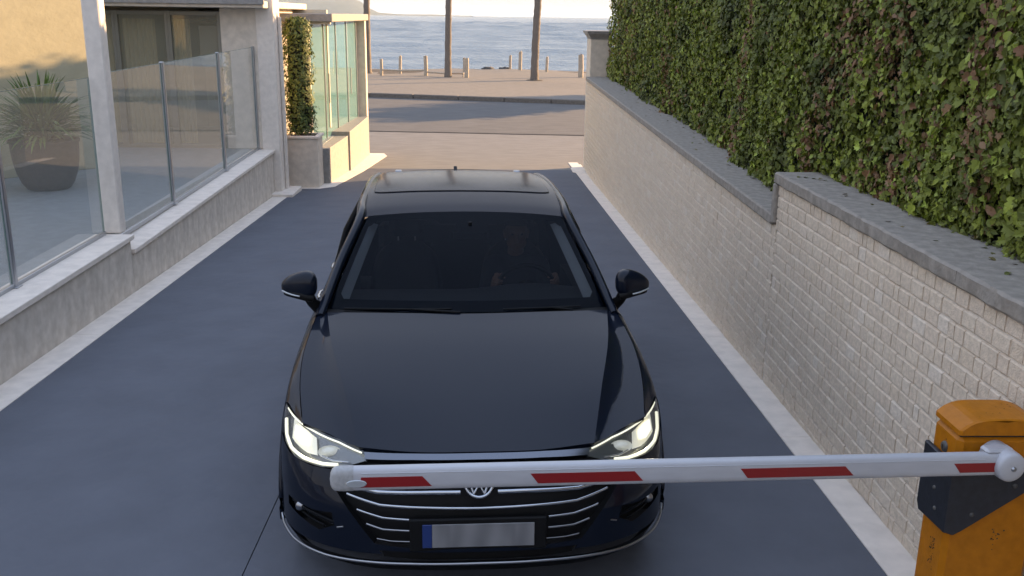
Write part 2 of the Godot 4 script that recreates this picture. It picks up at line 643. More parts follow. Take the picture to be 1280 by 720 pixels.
	for j in 5:
		var row := PackedVector3Array()
		for k in 80:
			var x := -3200.0 + 40.0 * k
			var t: float = [0.0, 0.55, 1.0, 0.6, 0.0][j]
			var top := 58.0 * smoothstep(-430.0, -560.0, x) + 10.0 * smoothstep(150.0, -700.0, x) + hn.get_noise_1d(x) * 16.0
			row.append(Vector3(x, maxf(top, 0.0) * t - 3.0, -4000.0 - 130.0 * j + hn.get_noise_2d(x * 2.0, j * 700.0) * 80.0))
		hr.append(row)
	g.grid(hr, null, null, Vector3.UP)
	struct("headland", g, M.hill)

func thing_struct(called: String) -> Node3D:
	var o := Node3D.new()
	o.name = numbered(self, called)
	add_child(o)
	o.set_meta("kind", "structure")
	return o

# ---------------------------------------------------------------- right-hand brick walls
func brick_wall(called: String, label: String, z0: float, z1: float, top: float, tilt: float, single: Callable, sd: int) -> Node3D:
	# runs from z0 away from the camera to z1, face at x = 2.27, its courses level with its own axes
	rng.seed = sd
	var t := thing(called, label, "wall", Vector3(2.27, 0, z0))
	t.rotation.x = tilt
	var length := z0 - z1
	var low := -0.9
	var g := Geo.new()
	g.box(Vector3(0.196, (low + top) * 0.5, -length * 0.5), Vector3(0.388, top - low, length), 0.0)
	part(t, "mortar_core", g, M.mortar)
	var shapes := []
	for k in 8:
		g = Geo.new()
		g.box(Vector3.ZERO, Vector3(0.05, 0.0815, 1.0), 0.007)
		# uneven handmade edges
		for i in g.v.size():
			var p := g.v[i]
			g.v[i] = Vector3(p.x + (rng.randf() - 0.5) * 0.0025, p.y, p.z)
		shapes.append(g.mesh())
	var course := 0.089
	var rows := int((top - low) / course)
	var singles := 0
	var rest := []
	for k in 6:
		rest.append([])
	for r in rows:
		var y := top - course * (r + 0.5)
		var z := 0.0
		var first := rng.randf_range(0.04, 0.15)
		while z > -length:
			var l := rng.randf_range(0.06, 0.155)
			if z == 0.0:
				l = first
			l = minf(l, length + z)
			if l > 0.04:
				var at := Vector3(0.018 + rng.randf_range(-0.0022, 0.0022), y + rng.randf_range(-0.002, 0.002), z - l * 0.5)
				var b := Basis.from_euler(Vector3(rng.randf_range(-0.012, 0.012), rng.randf_range(-0.008, 0.008), 0)) * Basis.from_scale(Vector3(1, rng.randf_range(0.96, 1.03), l - 0.005))
				var k := rng.randi() % 6
				if rng.randf() < 0.75:
					k = [0, 1, 5][rng.randi() % 3]
				if singles < 300 and single.call(at + t.position):
					singles += 1
					var o := part(t, "brick", shapes[rng.randi() % 8], M.brick[k])
					o.transform = Transform3D(b, at)
				else:
					rest[k].append(Transform3D(b, at))
			z -= l
	for k in 6:
		if rest[k].size():
			var cols := []
			for q in rest[k]:
				cols.append(Color.WHITE)
			scatter(t, "brick", shapes[k], M.brick[k], rest[k], cols)
	return t

# a rough-edged coping slab: x from the wall face, along -z
func coping(parent: Node3D, z0: float, z1: float, y0: float, y1: float, x0: float, x1: float, m: Material, rough: float, sd: int) -> MeshInstance3D:
	var nz := noise(sd, 3.0, 3)
	var rows := []
	var k := int(absf(z1 - z0) / 0.06) + 1
	for i in k + 1:
		var z := lerpf(z0, z1, float(i) / k)
		var a := nz.get_noise_2d(z * 1.7, 0.0) * rough
		var b := nz.get_noise_2d(z * 1.7, 40.0) * rough
		var c := nz.get_noise_2d(z * 1.7, 80.0) * rough
		rows.append(PackedVector3Array([Vector3(x1, y0, z), Vector3(x0 + 0.012 + a, y0, z), Vector3(x0 + c, y0 + 0.014, z), Vector3(x0 + b, y1 - 0.012, z), Vector3(x0 + 0.012 + a, y1 + b * 0.3, z), Vector3(x0 + 0.12, y1 + c * 0.4, z), Vector3(x1, y1, z), Vector3(x1, y0, z)]))
	var g := Geo.new()
	# flat shading across, so that edges stay crisp
	for i in rows.size() - 1:
		var mid := Vector3((x0 + x1) * 0.5, (y0 + y1) * 0.5, rows[i][0].z)
		for j in 7:
			g.quad(rows[i][j], rows[i][j + 1], rows[i + 1][j + 1], rows[i + 1][j], mid)
	for e in [0, rows.size() - 1]:
		var r: PackedVector3Array = rows[e]
		var inner := Vector3((x0 + x1) * 0.5, (y0 + y1) * 0.5, (z0 + z1) * 0.5)
		for j in range(1, 6):
			g.tri(r[0], r[j], r[j + 1], inner)
	return part(parent, "coping_slab", g, m)

func right_side() -> void:
	var near := brick_wall("brick_wall", "higher pale brick wall stretch with rough stone coping behind the orange barrier post", 4.0, -7.17, 1.345, 0.0, func(p): return p.z < -3.2 and p.z > -5.1 and p.y > -0.2, 501)
	coping(near, 0.0, -8.30, 1.345, 1.435, -0.035, 0.62, M.dark_stone, 0.014, 71)
	coping(near, -8.302, -11.21, 1.345, 1.435, -0.035, 0.62, M.dark_stone, 0.014, 72)
	# the coping turns down at the step
	var g := Geo.new()
	g.box(Vector3(0.28, 1.195, -11.205), Vector3(0.63, 0.30, 0.07), 0.008)
	part(near, "coping_end", g, M.dark_stone)
	var tilt := 0.0148
	var far := brick_wall("brick_wall", "long lower pale brick wall stretch running from the step down to the road", -7.172, -21.15, 1.02, tilt, func(p): return p.z > -9.2 and p.y > -0.3, 502)
	coping(far, -0.07, -7.2, 1.02, 1.105, -0.035, 0.62, M.dark_stone, 0.008, 73)
	coping(far, -7.202, -13.95, 1.02, 1.105, -0.035, 0.62, M.dark_stone, 0.008, 74)
	# dry leaves that have dropped on the coping
	rng.seed = 90
	var lx := []
	var lc := []
	for i in 70:
		var near_part := rng.randf() < 0.55
		var z := rng.randf_range(-7.0, -2.6) if near_part else rng.randf_range(-19.0, -7.4)
		var y := 1.441 if near_part else 1.105 + 0.0148 * (-7.172 - z) + 0.007
		lx.append(Transform3D(Basis.from_euler(Vector3(-PI / 2 + rng.randf_range(-0.25, 0.25), rng.randf() * TAU, 0)) * rng.randf_range(0.03, 0.06), Vector3(2.62 - 0.33 * pow(rng.randf(), 2.6), y, z)))
		lc.append(Color(0.16, 0.09, 0.04).lerp(Color(0.13, 0.15, 0.03), rng.randf()) * rng.randf_range(0.6, 1.2))
	scatter(self, "fallen_leaves", oval_leaf(0.26, 0.3, 0.3), M.leaf, lx, lc)
	tag(get_node("fallen_leaves"), "scattered dry leaves on the grey wall coping under the hedge", "leaves", "", "stuff")
	# end pier with a moulded cap
	var p := thing("wall_pier", "grey rendered pier with moulded cap at the seaward end of the brick wall", "pier", Vector3(2.29, -0.75, -21.55))
	g = Geo.new()
	g.box(Vector3(0.25, 1.42, 0), Vector3(0.42, 2.84, 0.75), 0.01)
	part(p, "shaft", g, M.beige)
	g = Geo.new()
	for k in 5:
		var o: float = [0.0, 0.02, 0.045, 0.075, 0.085][k]
		g.box(Vector3(0.25, 2.862 + 0.034 * k, 0), Vector3(0.43 + 2 * o, 0.034, 0.77 + 2 * o), 0.006)
	part(p, "cap", g, M.pale_stone)
	# planting bed behind the wall
	g = Geo.new()
	g.box(Vector3(6.0, 0.0, -9.0), Vector3(6.7, 2.3, 26.0), 0.0)
	struct("planting_bed", g, M.soil)
	hedge()

func hedge_face(y: float, z: float) -> float:
	return 2.62 + 0.11 * smoothstep(-7.0, -11.0, z) - 0.10 * smoothstep(-6.0, -8.5, z) * (1.0 - smoothstep(-8.5, -11.0, z)) + (y - 1.3) * 0.03

func ivy_leaf(fold: float, curl: float) -> ArrayMesh:
	# a lobed leaf one unit long, folded along its midrib
	var g := Geo.new()
	var edge := [Vector2(0.0, 0.0), Vector2(0.32, 0.12), Vector2(0.44, 0.38), Vector2(0.25, 0.46), Vector2(0.36, 0.72), Vector2(0.14, 0.78), Vector2(0.0, 1.05)]
	var rib := [0.0, 0.15, 0.35, 0.5, 0.66, 0.82, 1.05]
	for s in [-1.0, 1.0]:
		var rows := []
		for k in 7:
			var e: Vector2 = edge[k]
			rows.append(PackedVector3Array([Vector3(0, rib[k], -curl * rib[k] * rib[k]), Vector3(s * e.x, e.y, fold * e.x - curl * e.y * e.y + 0.05 * sin(k * 2.1))]))
		g.grid(rows, null, null, Vector3(0, 0, 1))
	return g.mesh()

func oval_leaf(w: float, fold: float, curl: float) -> ArrayMesh:
	var g := Geo.new()
	var rows := []
	for k in 5:
		var t := k / 4.0
		var ww: float = w * [0.1, 0.8, 1.0, 0.7, 0.02][k]
		var y := t
		var z := -curl * t * t
		rows.append(PackedVector3Array([Vector3(-ww, y, z + fold * ww), Vector3(0, y, z), Vector3(ww, y, z + fold * ww)]))
	g.grid(rows, null, null, Vector3(0, 0, 1))
	return g.mesh()

func leaf_green(patch: float, dry: float) -> Color:
	var t := rng.randf()
	var c := Color(0.085, 0.100, 0.012).lerp(Color(0.21, 0.245, 0.03), t * t)
	if rng.randf() < 0.05:
		c = Color(0.25, 0.31, 0.05)
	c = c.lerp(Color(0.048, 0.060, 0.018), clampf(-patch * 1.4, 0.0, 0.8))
	if rng.randf() < dry:
		c = Color(0.14, 0.068, 0.034).lerp(Color(0.18, 0.11, 0.05), rng.randf())
	return c * rng.randf_range(0.95, 1.7)

func hedge() -> void:
	rng.seed = 77
	var t := thing("hedge", "tall clipped green hedge with brown patches growing above the brick wall", "hedge", Vector3(2.8, 1.1, -9.0))
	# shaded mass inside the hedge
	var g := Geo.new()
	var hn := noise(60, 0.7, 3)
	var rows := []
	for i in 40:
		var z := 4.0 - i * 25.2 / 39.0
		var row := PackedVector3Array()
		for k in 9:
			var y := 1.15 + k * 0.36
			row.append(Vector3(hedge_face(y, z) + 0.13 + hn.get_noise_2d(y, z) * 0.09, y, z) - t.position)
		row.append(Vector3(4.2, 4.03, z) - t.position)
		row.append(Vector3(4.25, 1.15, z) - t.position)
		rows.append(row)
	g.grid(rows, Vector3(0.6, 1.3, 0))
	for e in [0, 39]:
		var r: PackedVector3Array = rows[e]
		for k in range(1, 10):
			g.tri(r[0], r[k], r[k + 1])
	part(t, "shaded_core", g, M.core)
	# stems showing through the bare patches
	for k in 14:
		var z := -3.0 - k * 1.3 + rng.randf_range(-0.4, 0.4)
		g = Geo.new()
		var path := []
		for q in 9:
			var y := 1.12 + q * 0.34
			path.append(Vector3(hedge_face(y, z) + 0.10 + rng.randf_range(-0.03, 0.03), y, z + rng.randf_range(-0.06, 0.06)) - t.position)
		g.tube(path, [0.02, 0.018, 0.016, 0.014, 0.012, 0.01, 0.008, 0.008, 0.006], 6, true, Vector3.RIGHT)
		part(t, "stem", g, M.bark)
	var shapes := [ivy_leaf(0.35, 0.15), ivy_leaf(-0.2, 0.3), ivy_leaf(0.6, 0.05), oval_leaf(0.28, 0.3, 0.25)]
	var xf := [[], [], [], []]
	var cols := [[], [], [], []]
	var pn := noise(61, 0.9, 3)
	var dn := noise(62, 0.55, 3)
	var singles := 0
	var place := func(y: float, z: float, depth: float, size: float, can_single: bool) -> void:
		var lump := hn.get_noise_2d(y * 1.5, z * 1.5) * 0.10 + hn.get_noise_2d(y * 5.0 + 90.0, z * 5.0) * 0.05
		var x := hedge_face(y, z) + lump + depth
		var out := Vector3(-1.0, rng.randf_range(-0.35, 0.75), rng.randf_range(-0.75, 0.75)).normalized()
		var hang := Vector3(rng.randf_range(-0.5, 0.3), rng.randf_range(-1.0, 0.35), rng.randf_range(-0.8, 0.8))
		var yy := (hang - out * hang.dot(out)).normalized()
		var b := Basis(yy.cross(out), yy, out) * size
		var at := Vector3(x, y, z) - t.position
		var dryness := clampf((dn.get_noise_2d(y * 0.5 + 7.0, z * 1.3) - 0.18) * 1.8, 0.0, 0.4)
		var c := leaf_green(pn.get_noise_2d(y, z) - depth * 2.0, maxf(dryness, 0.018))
		var k := rng.randi() % 4
		if can_single and singles_left > 0:
			singles_left -= 1
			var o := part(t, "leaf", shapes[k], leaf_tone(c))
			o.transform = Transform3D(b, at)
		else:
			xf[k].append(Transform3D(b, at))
			cols[k].append(c)
	# the nearest leaves stand singly
	for i in 300:
		place.call(rng.randf_range(1.5, 2.5), rng.randf_range(-5.6, -3.9), rng.randf_range(-0.03, 0.0), rng.randf_range(0.055, 0.082), true)
	for band in [[-2.5, -6.0, 3300], [-6.0, -10.0, 2400], [-10.0, -15.0, 1600], [-15.0, -21.25, 950]]:
		var area: float = (band[0] - band[1]) * 2.1
		for i in int(area * band[2]):
			var size := rng.randf_range(0.032, 0.066) * (1.0 if band[0] > -9.0 else 1.12)
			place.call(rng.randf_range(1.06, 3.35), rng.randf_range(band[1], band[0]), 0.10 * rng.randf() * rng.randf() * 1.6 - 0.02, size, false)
	# looser outer growth hanging over the coping, the top and the seaward end
	for i in 1300:
		place.call(1.08 + rng.randf() * rng.randf() * 0.6, rng.randf_range(-21.2, -2.8), -0.06 * rng.randf(), rng.randf_range(0.05, 0.085), false)
	for i in 5000:
		place.call(rng.randf_range(3.3, 4.15), rng.randf_range(-21.3, 3.0), rng.randf_range(-0.03, 0.15), rng.randf_range(0.07, 0.13), false)
	for i in 2600:
		place.call(rng.randf_range(1.3, 4.1), -21.25 + rng.randf_range(-0.12, 0.1), rng.randf_range(0.0, 1.4), rng.randf_range(0.06, 0.1), false)
	for k in 4:
		scatter(t, "foliage", shapes[k], M.leaf, xf[k], cols[k])

var singles_left := 300
var tones := {}
func leaf_tone(c: Color) -> Material:
	var key := int(c.g * 60.0) * 2 + (1 if c.r > c.g else 0)
	if not tones.has(key):
		var m := leaf_mat()
		m.vertex_color_use_as_albedo = false
		m.albedo_color = c.linear_to_srgb()
		tones[key] = m
	return tones[key]

# ---------------------------------------------------------------- left-hand terrace
func left_side() -> void:
	# terrace slab and planted ground behind
	var g := Geo.new()
	g.box(Vector3(-14.07, FLOOR_Y - 0.75, -8.0), Vector3(20.0, 1.5, 28.0), 0.0)
	struct("terrace", g, M.terrace)
	# near low wall
	var w := thing("low_wall", "near stretch of grey concrete low wall with pale coping under the first glass", "wall", Vector3(-3.70, 0, 4.0))
	g = Geo.new()
	g.box(Vector3(-0.185, -0.30, -7.0), Vector3(0.37, 1.05, 14.0), 0.004)
	part(w, "concrete_body", g, M.concrete)
	left_coping(w, 0.0, -5.6, 0.225, 0.277, 81)
	left_coping(w, -5.603, -9.8, 0.225, 0.277, 82)
	left_coping(w, -9.803, -14.03, 0.225, 0.277, 83)
	# far low wall
	w = thing("low_wall", "far stretch of grey concrete low wall with pale coping below the three steel posts", "wall", Vector3(-3.70, 0, -10.01))
	w.rotation.x = 0.0128
	g = Geo.new()
	g.box(Vector3(-0.187, -0.45, -3.65), Vector3(0.366, 1.04, 7.3), 0.004)
	part(w, "concrete_body", g, M.concrete)
	left_coping(w, -0.005, -3.7, 0.07, 0.118, 84)
	left_coping(w, -3.703, -7.35, 0.07, 0.118, 85)
	# glass screens
	var scr := thing("glass_screen", "frameless clear glass screen in front of the potted plant", "glass screen", Vector3(-3.96, 0.277, -6.0))
	pane(scr, 2.2, -1.94, 1.615)
	pane(scr, -2.01, -4.0, 1.615)
	post(scr, -1.97, 1.50)
	post(scr, 2.25, 1.50)
	rail(scr, 2.2, -4.0)
	scr = thing("glass_screen", "clear glass screen between slim steel posts in front of the pavilion", "glass screen", Vector3(-3.96, 0.15, -10.0))
	scr.rotation.x = 0.008
	for p in [[-0.28, -2.27], [-2.34, -4.87], [-4.94, -7.18]]:
		pane(scr, p[0], p[1], 1.76)
	for z in [-2.305, -4.905, -7.21]:
		post(scr, z, 1.78)
	rail(scr, -0.2, -7.2)
	# white column
	var c := thing("column", "slim white square column standing at the wall step", "column", Vector3(-3.895, 0.277, -10.13))
	g = Geo.new()
	g.box(Vector3(0, 2.1, 0), Vector3(0.175, 4.2, 0.16), 0.012)
	part(c, "shaft", g, M.white_paint)
	g = Geo.new()
	g.box(Vector3(-0.10, 0.80, 0.06), Vector3(0.02, 1.60, 0.02), 0.004)
	part(c, "glazing_channel", g, M.pane_edge)
	# thick pillar
	c = thing("pillar", "broad grey rendered pillar at the far end of the glass screen", "pillar", Vector3(-3.73, -0.62, -17.45))
	g = Geo.new()
	g.box(Vector3(0, 2.6, 0), Vector3(0.31, 5.2, 0.52), 0.012)
	part(c, "shaft", g, M.white_paint)
	g = Geo.new()
	g.box(Vector3(0.185, 1.55, -0.08), Vector3(0.055, 3.1, 0.10), 0.012)
	part(c, "downpipe", g, M.white_paint)
	g = Geo.new()
	g.box(Vector3(0.08, 0.03, 0.1), Vector3(0.62, 0.10, 0.9), 0.01)
	part(c, "foot_slab", g, M.strip)
	# cream garden wall
	var cw := thing("garden_wall", "smooth cream rendered wall behind the potted plant", "wall", Vector3(-6.3, FLOOR_Y, -14.35))
	cw.rotation.y = deg_to_rad(48)
	g = Geo.new()
	g.box(Vector3(-2.425, 1.75, -0.12), Vector3(6.35, 3.5, 0.24), 0.01)
	part(cw, "render", g, M.cream)
	pavilion()
	potted_plant()
	kiosk()

func left_coping(w: Node3D, z0: float, z1: float, y0: float, y1: float, sd: int) -> void:
	var g := Geo.new()
	g.box(Vector3(-0.17, (y0 + y1) * 0.5, (z0 + z1) * 0.5), Vector3(0.41, y1 - y0, z0 - z1), 0.005)
	part(w, "coping_slab", g, M.strip)

func pane(parent: Node3D, z0: float, z1: float, h: float) -> void:
	var g := Geo.new()
	g.quad(Vector3(0, 0.03, z0), Vector3(0, h, z0), Vector3(0, h, z1), Vector3(0, 0.03, z1), Vector3(-1, 0, z0))
	var o := part(parent, "pane", g, M.pane)
	g = Geo.new()
	g.box(Vector3(-0.004, h + 0.003, (z0 + z1) * 0.5), Vector3(0.010, 0.006, z0 - z1), 0.001)
	for z in [z0, z1]:
		g.box(Vector3(-0.004, h * 0.5 + 0.015, z), Vector3(0.011, h - 0.03, 0.006), 0.001)
	part(o, "polished_edge", g, M.pane_edge)

func post(parent: Node3D, z: float, h: float) -> void:
	var g := Geo.new()
	g.box(Vector3(0, h * 0.5 - 0.03, z), Vector3(0.05, h + 0.06, 0.055), 0.006)
	g.box(Vector3(0, 0.006, z), Vector3(0.10, 0.012, 0.10), 0.003)
	part(parent, "steel_post", g, M.steel)

func rail(parent: Node3D, z0: float, z1: float) -> void:
	var g := Geo.new()
	g.box(Vector3(0, 0.012, (z0 + z1) * 0.5), Vector3(0.035, 0.05, z0 - z1), 0.004)
	part(parent, "base_channel", g, M.steel)

func pavilion() -> void:
	var t := thing("pavilion", "low flat-roofed pavilion with curtained glass front behind the glass screen", "building", Vector3(-5.3, FLOOR_Y, -17.2))
	var g := Geo.new()
	# right-hand wall with the window left open beside it
	g.box(Vector3(1.12, 1.2, -0.12), Vector3(0.62, 2.4, 0.24), 0.008)
	part(t, "wall", g, M.beige)
	g = Geo.new()
	g.box(Vector3(-2.9, 1.2, -0.12), Vector3(2.0, 2.4, 0.24), 0.008)
	part(t, "wall", g, M.cream)
	g = Geo.new()
	g.box(Vector3(-0.5, 1.2, -3.5), Vector3(5.2, 2.4, 0.15), 0.0)
	part(t, "back_wall", g, M.room)
	g = Geo.new()
	g.box(Vector3(1.36, 1.2, -1.84), Vector3(0.14, 2.4, 3.18), 0.0)
	g.box(Vector3(-3.9, 1.2, -1.84), Vector3(0.14, 2.4, 3.18), 0.0)
	part(t, "side_wall", g, M.beige)
	g = Geo.new()
	g.box(Vector3(-1.2, 2.455, -1.65), Vector3(5.7, 0.11, 4.1), 0.01)
	var roof := part(t, "roof", g, M.beige)
	g = Geo.new()
	g.box(Vector3(-1.2, 2.50, 0.425), Vector3(5.74, 0.09, 0.045), 0.006)
	part(roof, "fascia_board", g, M.pale_stone)
	# three-light glazed front
	var x0 := -1.88
	for k in 3:
		var xa := x0 + k * 0.895
		g = Geo.new()
		for e in [[0.0275, 0.055], [0.8675, 0.055]]:
			g.box(Vector3(xa + e[0], 1.17, -0.06), Vector3(e[1], 2.34, 0.07), 0.004)
		for y in [0.03, 2.30]:
			g.box(Vector3(xa + 0.4475, y, -0.06), Vector3(0.784, 0.07, 0.066), 0.004)
		var f := part(t, "window", g, M.bronze)
		g = Geo.new()
		g.quad(Vector3(xa + 0.05, 0.06, -0.06), Vector3(xa + 0.845, 0.06, -0.06), Vector3(xa + 0.845, 2.27, -0.06), Vector3(xa + 0.05, 2.27, -0.06), Vector3(xa, 1, -2))
		part(f, "pane", g, M.window)
	# curtains drawn behind the first two lights
	for span in [[-1.85, -1.05], [-0.95, -0.40], [-0.2, 0.2]]:
		g = Geo.new()
		var rows := []
		for k in 41:
			var x: float = lerpf(span[0], span[1], k / 40.0)
			var z := -0.30 + 0.035 * sin(k * 1.05) + 0.012 * sin(k * 2.7)
			rows.append(PackedVector3Array([Vector3(x, 0.05, z), Vector3(x, 1.2, z + 0.01 * sin(k * 0.7)), Vector3(x, 2.2, z)]))
		g.grid(rows, Vector3(0, 1, -3))
		part(t, "curtain", g, M.curtain)
	g = Geo.new()
	g.box(Vector3(0.55, 1.75, -0.5), Vector3(0.5, 0.7, 0.05), 0.01)
	part(t, "notice_board", g, M.bronze)

func blade(g: Geo, root: Vector3, dir: Vector3, length: float, width: float, droop: float, fold := 0.3) -> void:
	var side := dir.cross(Vector3.UP).normalized()
	var rows := []
	var p := root
	var d := dir
	for k in 7:
		var t := k / 6.0
		var w := width * (0.55 + 1.2 * t) * (1.0 - t * t * t) + 0.001
		var up := side.cross(d).normalized()
		rows.append(PackedVector3Array([p - side * w + up * w * fold, p, p + side * w + up * w * fold]))
		p += d * length / 6.0
		d = (d + Vector3.DOWN * droop * (0.3 + t)).normalized()
	g.grid(rows, null, null, Vector3.UP)

func potted_plant() -> void:
	rng.seed = 15
	var t := thing("potted_plant", "bushy strap-leaved plant in a dark brown tapered pot on the terrace", "potted plant", Vector3(-5.84, FLOOR_Y, -13.05))
	var g := Geo.new()
	g.lathe([Vector2(0.0, 0.0), Vector2(0.24, 0.0), Vector2(0.275, 0.02), Vector2(0.325, 0.09), Vector2(0.375, 0.22), Vector2(0.405, 0.36), Vector2(0.420, 0.50), Vector2(0.424, 0.62), Vector2(0.442, 0.63), Vector2(0.447, 0.66), Vector2(0.43, 0.67), Vector2(0.405, 0.665), Vector2(0.395, 0.6)], 40)
	part(t, "pot", g, M.pot)
	g = Geo.new()
	g.lathe([Vector2(0.0, 0.62), Vector2(0.2, 0.625), Vector2(0.398, 0.60)], 24)
	part(t, "soil", g, M.soil)
	for k in 5:
		g = Geo.new()
		g.tint = Color.WHITE
		for i in 100:
			var a := rng.randf() * TAU
			var lift := rng.randf_range(0.25, 1.45)
			var r := rng.randf() * 0.14
			g.tint = Color(0.055, 0.10, 0.022).lerp(Color(0.13, 0.19, 0.045), rng.randf()) * rng.randf_range(0.7, 1.2)
			blade(g, Vector3(cos(a) * r, 0.62 + rng.randf() * 0.25, sin(a) * r), Vector3(cos(a), tan(lift) * 0.8, sin(a)).normalized(), rng.randf_range(0.40, 0.80), 0.017, rng.randf_range(0.10, 0.34))
		part(t, "leaf_cluster", g, M.leaf)

func kiosk() -> void:
	# stone block planter with a clipped shrub
	var t := thing("stone_planter", "square grey stone planter holding the clipped shrub beside the pillar", "planter", Vector3(-3.36, -0.65, -18.42))
	var g := Geo.new()
	g.box(Vector3(0, 0.47, 0), Vector3(0.58, 0.94, 0.58), 0.008)
	part(t, "body", g, M.beige)
	g = Geo.new()
	for s in [-1.0, 1.0]:
		g.box(Vector3(s * 0.275, 0.965, 0), Vector3(0.09, 0.05, 0.64), 0.008)
		g.box(Vector3(0, 0.965, s * 0.275), Vector3(0.458, 0.049, 0.088), 0.008)
	part(t, "rim", g, M.strip)
	g = Geo.new()
	g.box(Vector3(0, 0.95, 0), Vector3(0.46, 0.03, 0.46), 0.0)
	part(t, "soil", g, M.soil)
	rng.seed = 23
	t = thing("clipped_shrub", "narrow upright evergreen shrub clipped into a column in the stone planter", "shrub", Vector3(-3.42, 0.31, -18.42))
	g = Geo.new()
	g.tube([Vector3(0, -0.02, 0), Vector3(0.02, 0.6, 0), Vector3(0, 1.9, 0)], [0.035, 0.03, 0.01], 8)
	part(t, "stem", g, M.bark)
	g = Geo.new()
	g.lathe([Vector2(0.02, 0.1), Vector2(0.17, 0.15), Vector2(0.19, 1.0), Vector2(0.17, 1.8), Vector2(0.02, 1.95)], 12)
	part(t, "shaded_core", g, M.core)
	var xf := []
	var cols := []
	var hn := noise(24, 1.5, 3)
	for i in 5200:
		var y := rng.randf_range(0.06, 2.14)
		var a := rng.randf() * TAU
		var r := 0.265 * pow(maxf(0.0, minf(1.0, (2.2 - y) * 4.0)), 0.5) * rng.randf_range(0.75, 1.02) + hn.get_noise_3d(cos(a) * 1.3, y * 2.6, sin(a) * 1.3) * 0.17
		var out := Vector3(cos(a), rng.randf_range(-0.2, 0.9), sin(a)).normalized()
		var yy := (Vector3(rng.randf() - 0.5, rng.randf_range(-0.3, 1.0), rng.randf() - 0.5) - out * 0.2).normalized()
		yy = (yy - out * yy.dot(out)).normalized()
		xf.append(Transform3D(Basis(yy.cross(out), yy, out) * rng.randf_range(0.04, 0.075), Vector3(cos(a) * r, y, sin(a) * r)))
		cols.append(Color(0.055, 0.085, 0.014).lerp(Color(0.18, 0.20, 0.04), rng.randf() * rng.randf()) * rng.randf_range(0.7, 1.3))
	scatter(t, "foliage", oval_leaf(0.26, 0.3, 0.2), M.leaf, xf, cols)
	# stepped low wall carrying the glass room
	t = thing("low_wall", "stepped cream stone base wall under the teal glass room by the road", "wall", Vector3(-2.98, -0.87, -18.72))
	g = Geo.new()
	var face := PackedVector2Array([Vector2(0.02, 0.0), Vector2(0.11, -2.1), Vector2(-0.62, -2.1), Vector2(-0.62, 0.0)])
	var flat := Transform3D(Basis(Vector3.RIGHT, Vector3(0, 0, 1), Vector3(0, -1, 0)), Vector3.ZERO)
	g.extrude(face, -0.03, -0.90, flat, 0.008)
	part(t, "lower_block", g, M.pale_stone)
	g = Geo.new()
	g.extrude(PackedVector2Array([Vector2(0.15, -2.103), Vector2(0.165, -3.75), Vector2(-0.62, -3.75), Vector2(-0.62, -2.103)]), 0.03, -0.985, flat, 0.008)
	part(t, "upper_block", g, M.pale_stone)
	g = Geo.new()
	g.extrude(PackedVector2Array([Vector2(0.165, -3.756), Vector2(0.175, -5.45), Vector2(-0.62, -5.45), Vector2(-0.62, -3.756)]), 0.03, -0.985, flat, 0.008)
	part(t, "upper_block", g, M.pale_stone)
	# glass room
	t = thing("glass_room", "flat-roofed teal glass room standing on the stepped base wall", "building", Vector3(-3.2, 0.0, -19.0))
	g = Geo.new()
	g.box(Vector3(-1.15, 2.47, -2.65), Vector3(3.1, 0.15, 5.9), 0.012)
	var roof := part(t, "roof", g, M.pale_stone)
	g = Geo.new()
	g.box(Vector3(-1.15, 2.375, 0.18), Vector3(3.0, 0.05, 0.10), 0.006)
	part(roof, "front_beam", g, M.beige)
	g = Geo.new()
	g.box(Vector3(0.24, 0.80, -5.2), Vector3(0.26, 3.19, 0.26), 0.01)
	part(t, "corner_post", g, M.beige)
	g = Geo.new()
	g.box(Vector3(-0.13, 1.2, -0.02), Vector3(0.07, 2.4, 0.07), 0.008)
	part(t, "corner_post", g, M.white_paint)
	g = Geo.new()
	g.box(Vector3(-1.3, 1.2, -0.05), Vector3(1.1, 2.3, 0.10), 0.008)
	part(t, "front_wall", g, M.beige)
	var a := Vector3(-0.10, 0.05, -0.08)
	var bnd := Vector3(0.15, -0.04, -4.98)
	for k in 4:
		var p0 := a.lerp(bnd, k / 4.0)
		var p1 := a.lerp(bnd, (k + 1) / 4.0)
		var lowy := (0.03 if k < 2 else 0.13) - 0.02
		var d := (p1 - p0).normalized()
		p0 += d * 0.015
		p1 -= d * 0.015
		g = Geo.new()
		g.quad(Vector3(p0.x, lowy, p0.z), Vector3(p0.x, 2.38, p0.z), Vector3(p1.x, 2.38, p1.z), Vector3(p1.x, lowy, p1.z), Vector3(-3, 1, -2))
		var pn := part(t, "pane", g, M.teal)
		g = Geo.new()
		g.tube([Vector3(p1.x + 0.012, lowy, p1.z), Vector3(p1.x + 0.012, 2.38, p1.z)], [0.014], 6)
		part(pn, "frame", g, M.steel)
		if k % 2 == 1:
			g = Geo.new()
			var hp := p0.lerp(p1, 0.15)
			g.tube([Vector3(hp.x + 0.05, 0.75, hp.z), Vector3(hp.x + 0.05, 1.35, hp.z)], [0.014], 6)
			part(pn, "handle", g, M.steel)
	# seaward and terrace sides
	g = Geo.new()
	g.quad(Vector3(0.1, 0.1, -5.3), Vector3(0.1, 2.38, -5.3), Vector3(-2.5, 2.38, -5.3), Vector3(-2.5, 0.1, -5.3), Vector3(-1, 1, 0))
	part(t, "pane", g, M.teal)
	g = Geo.new()
	g.quad(Vector3(-2.55, 0.1, 0.0), Vector3(-2.55, 2.38, 0.0), Vector3(-2.55, 2.38, -5.3), Vector3(-2.55, 0.1, -5.3), Vector3(0, 1, -2))
	part(t, "pane", g, M.teal)
	g = Geo.new()
	g.box(Vector3(-1.25, -0.06, -2.65), Vector3(2.6, 0.2, 5.4), 0.0)
	part(t, "floor", g, M.terrace)
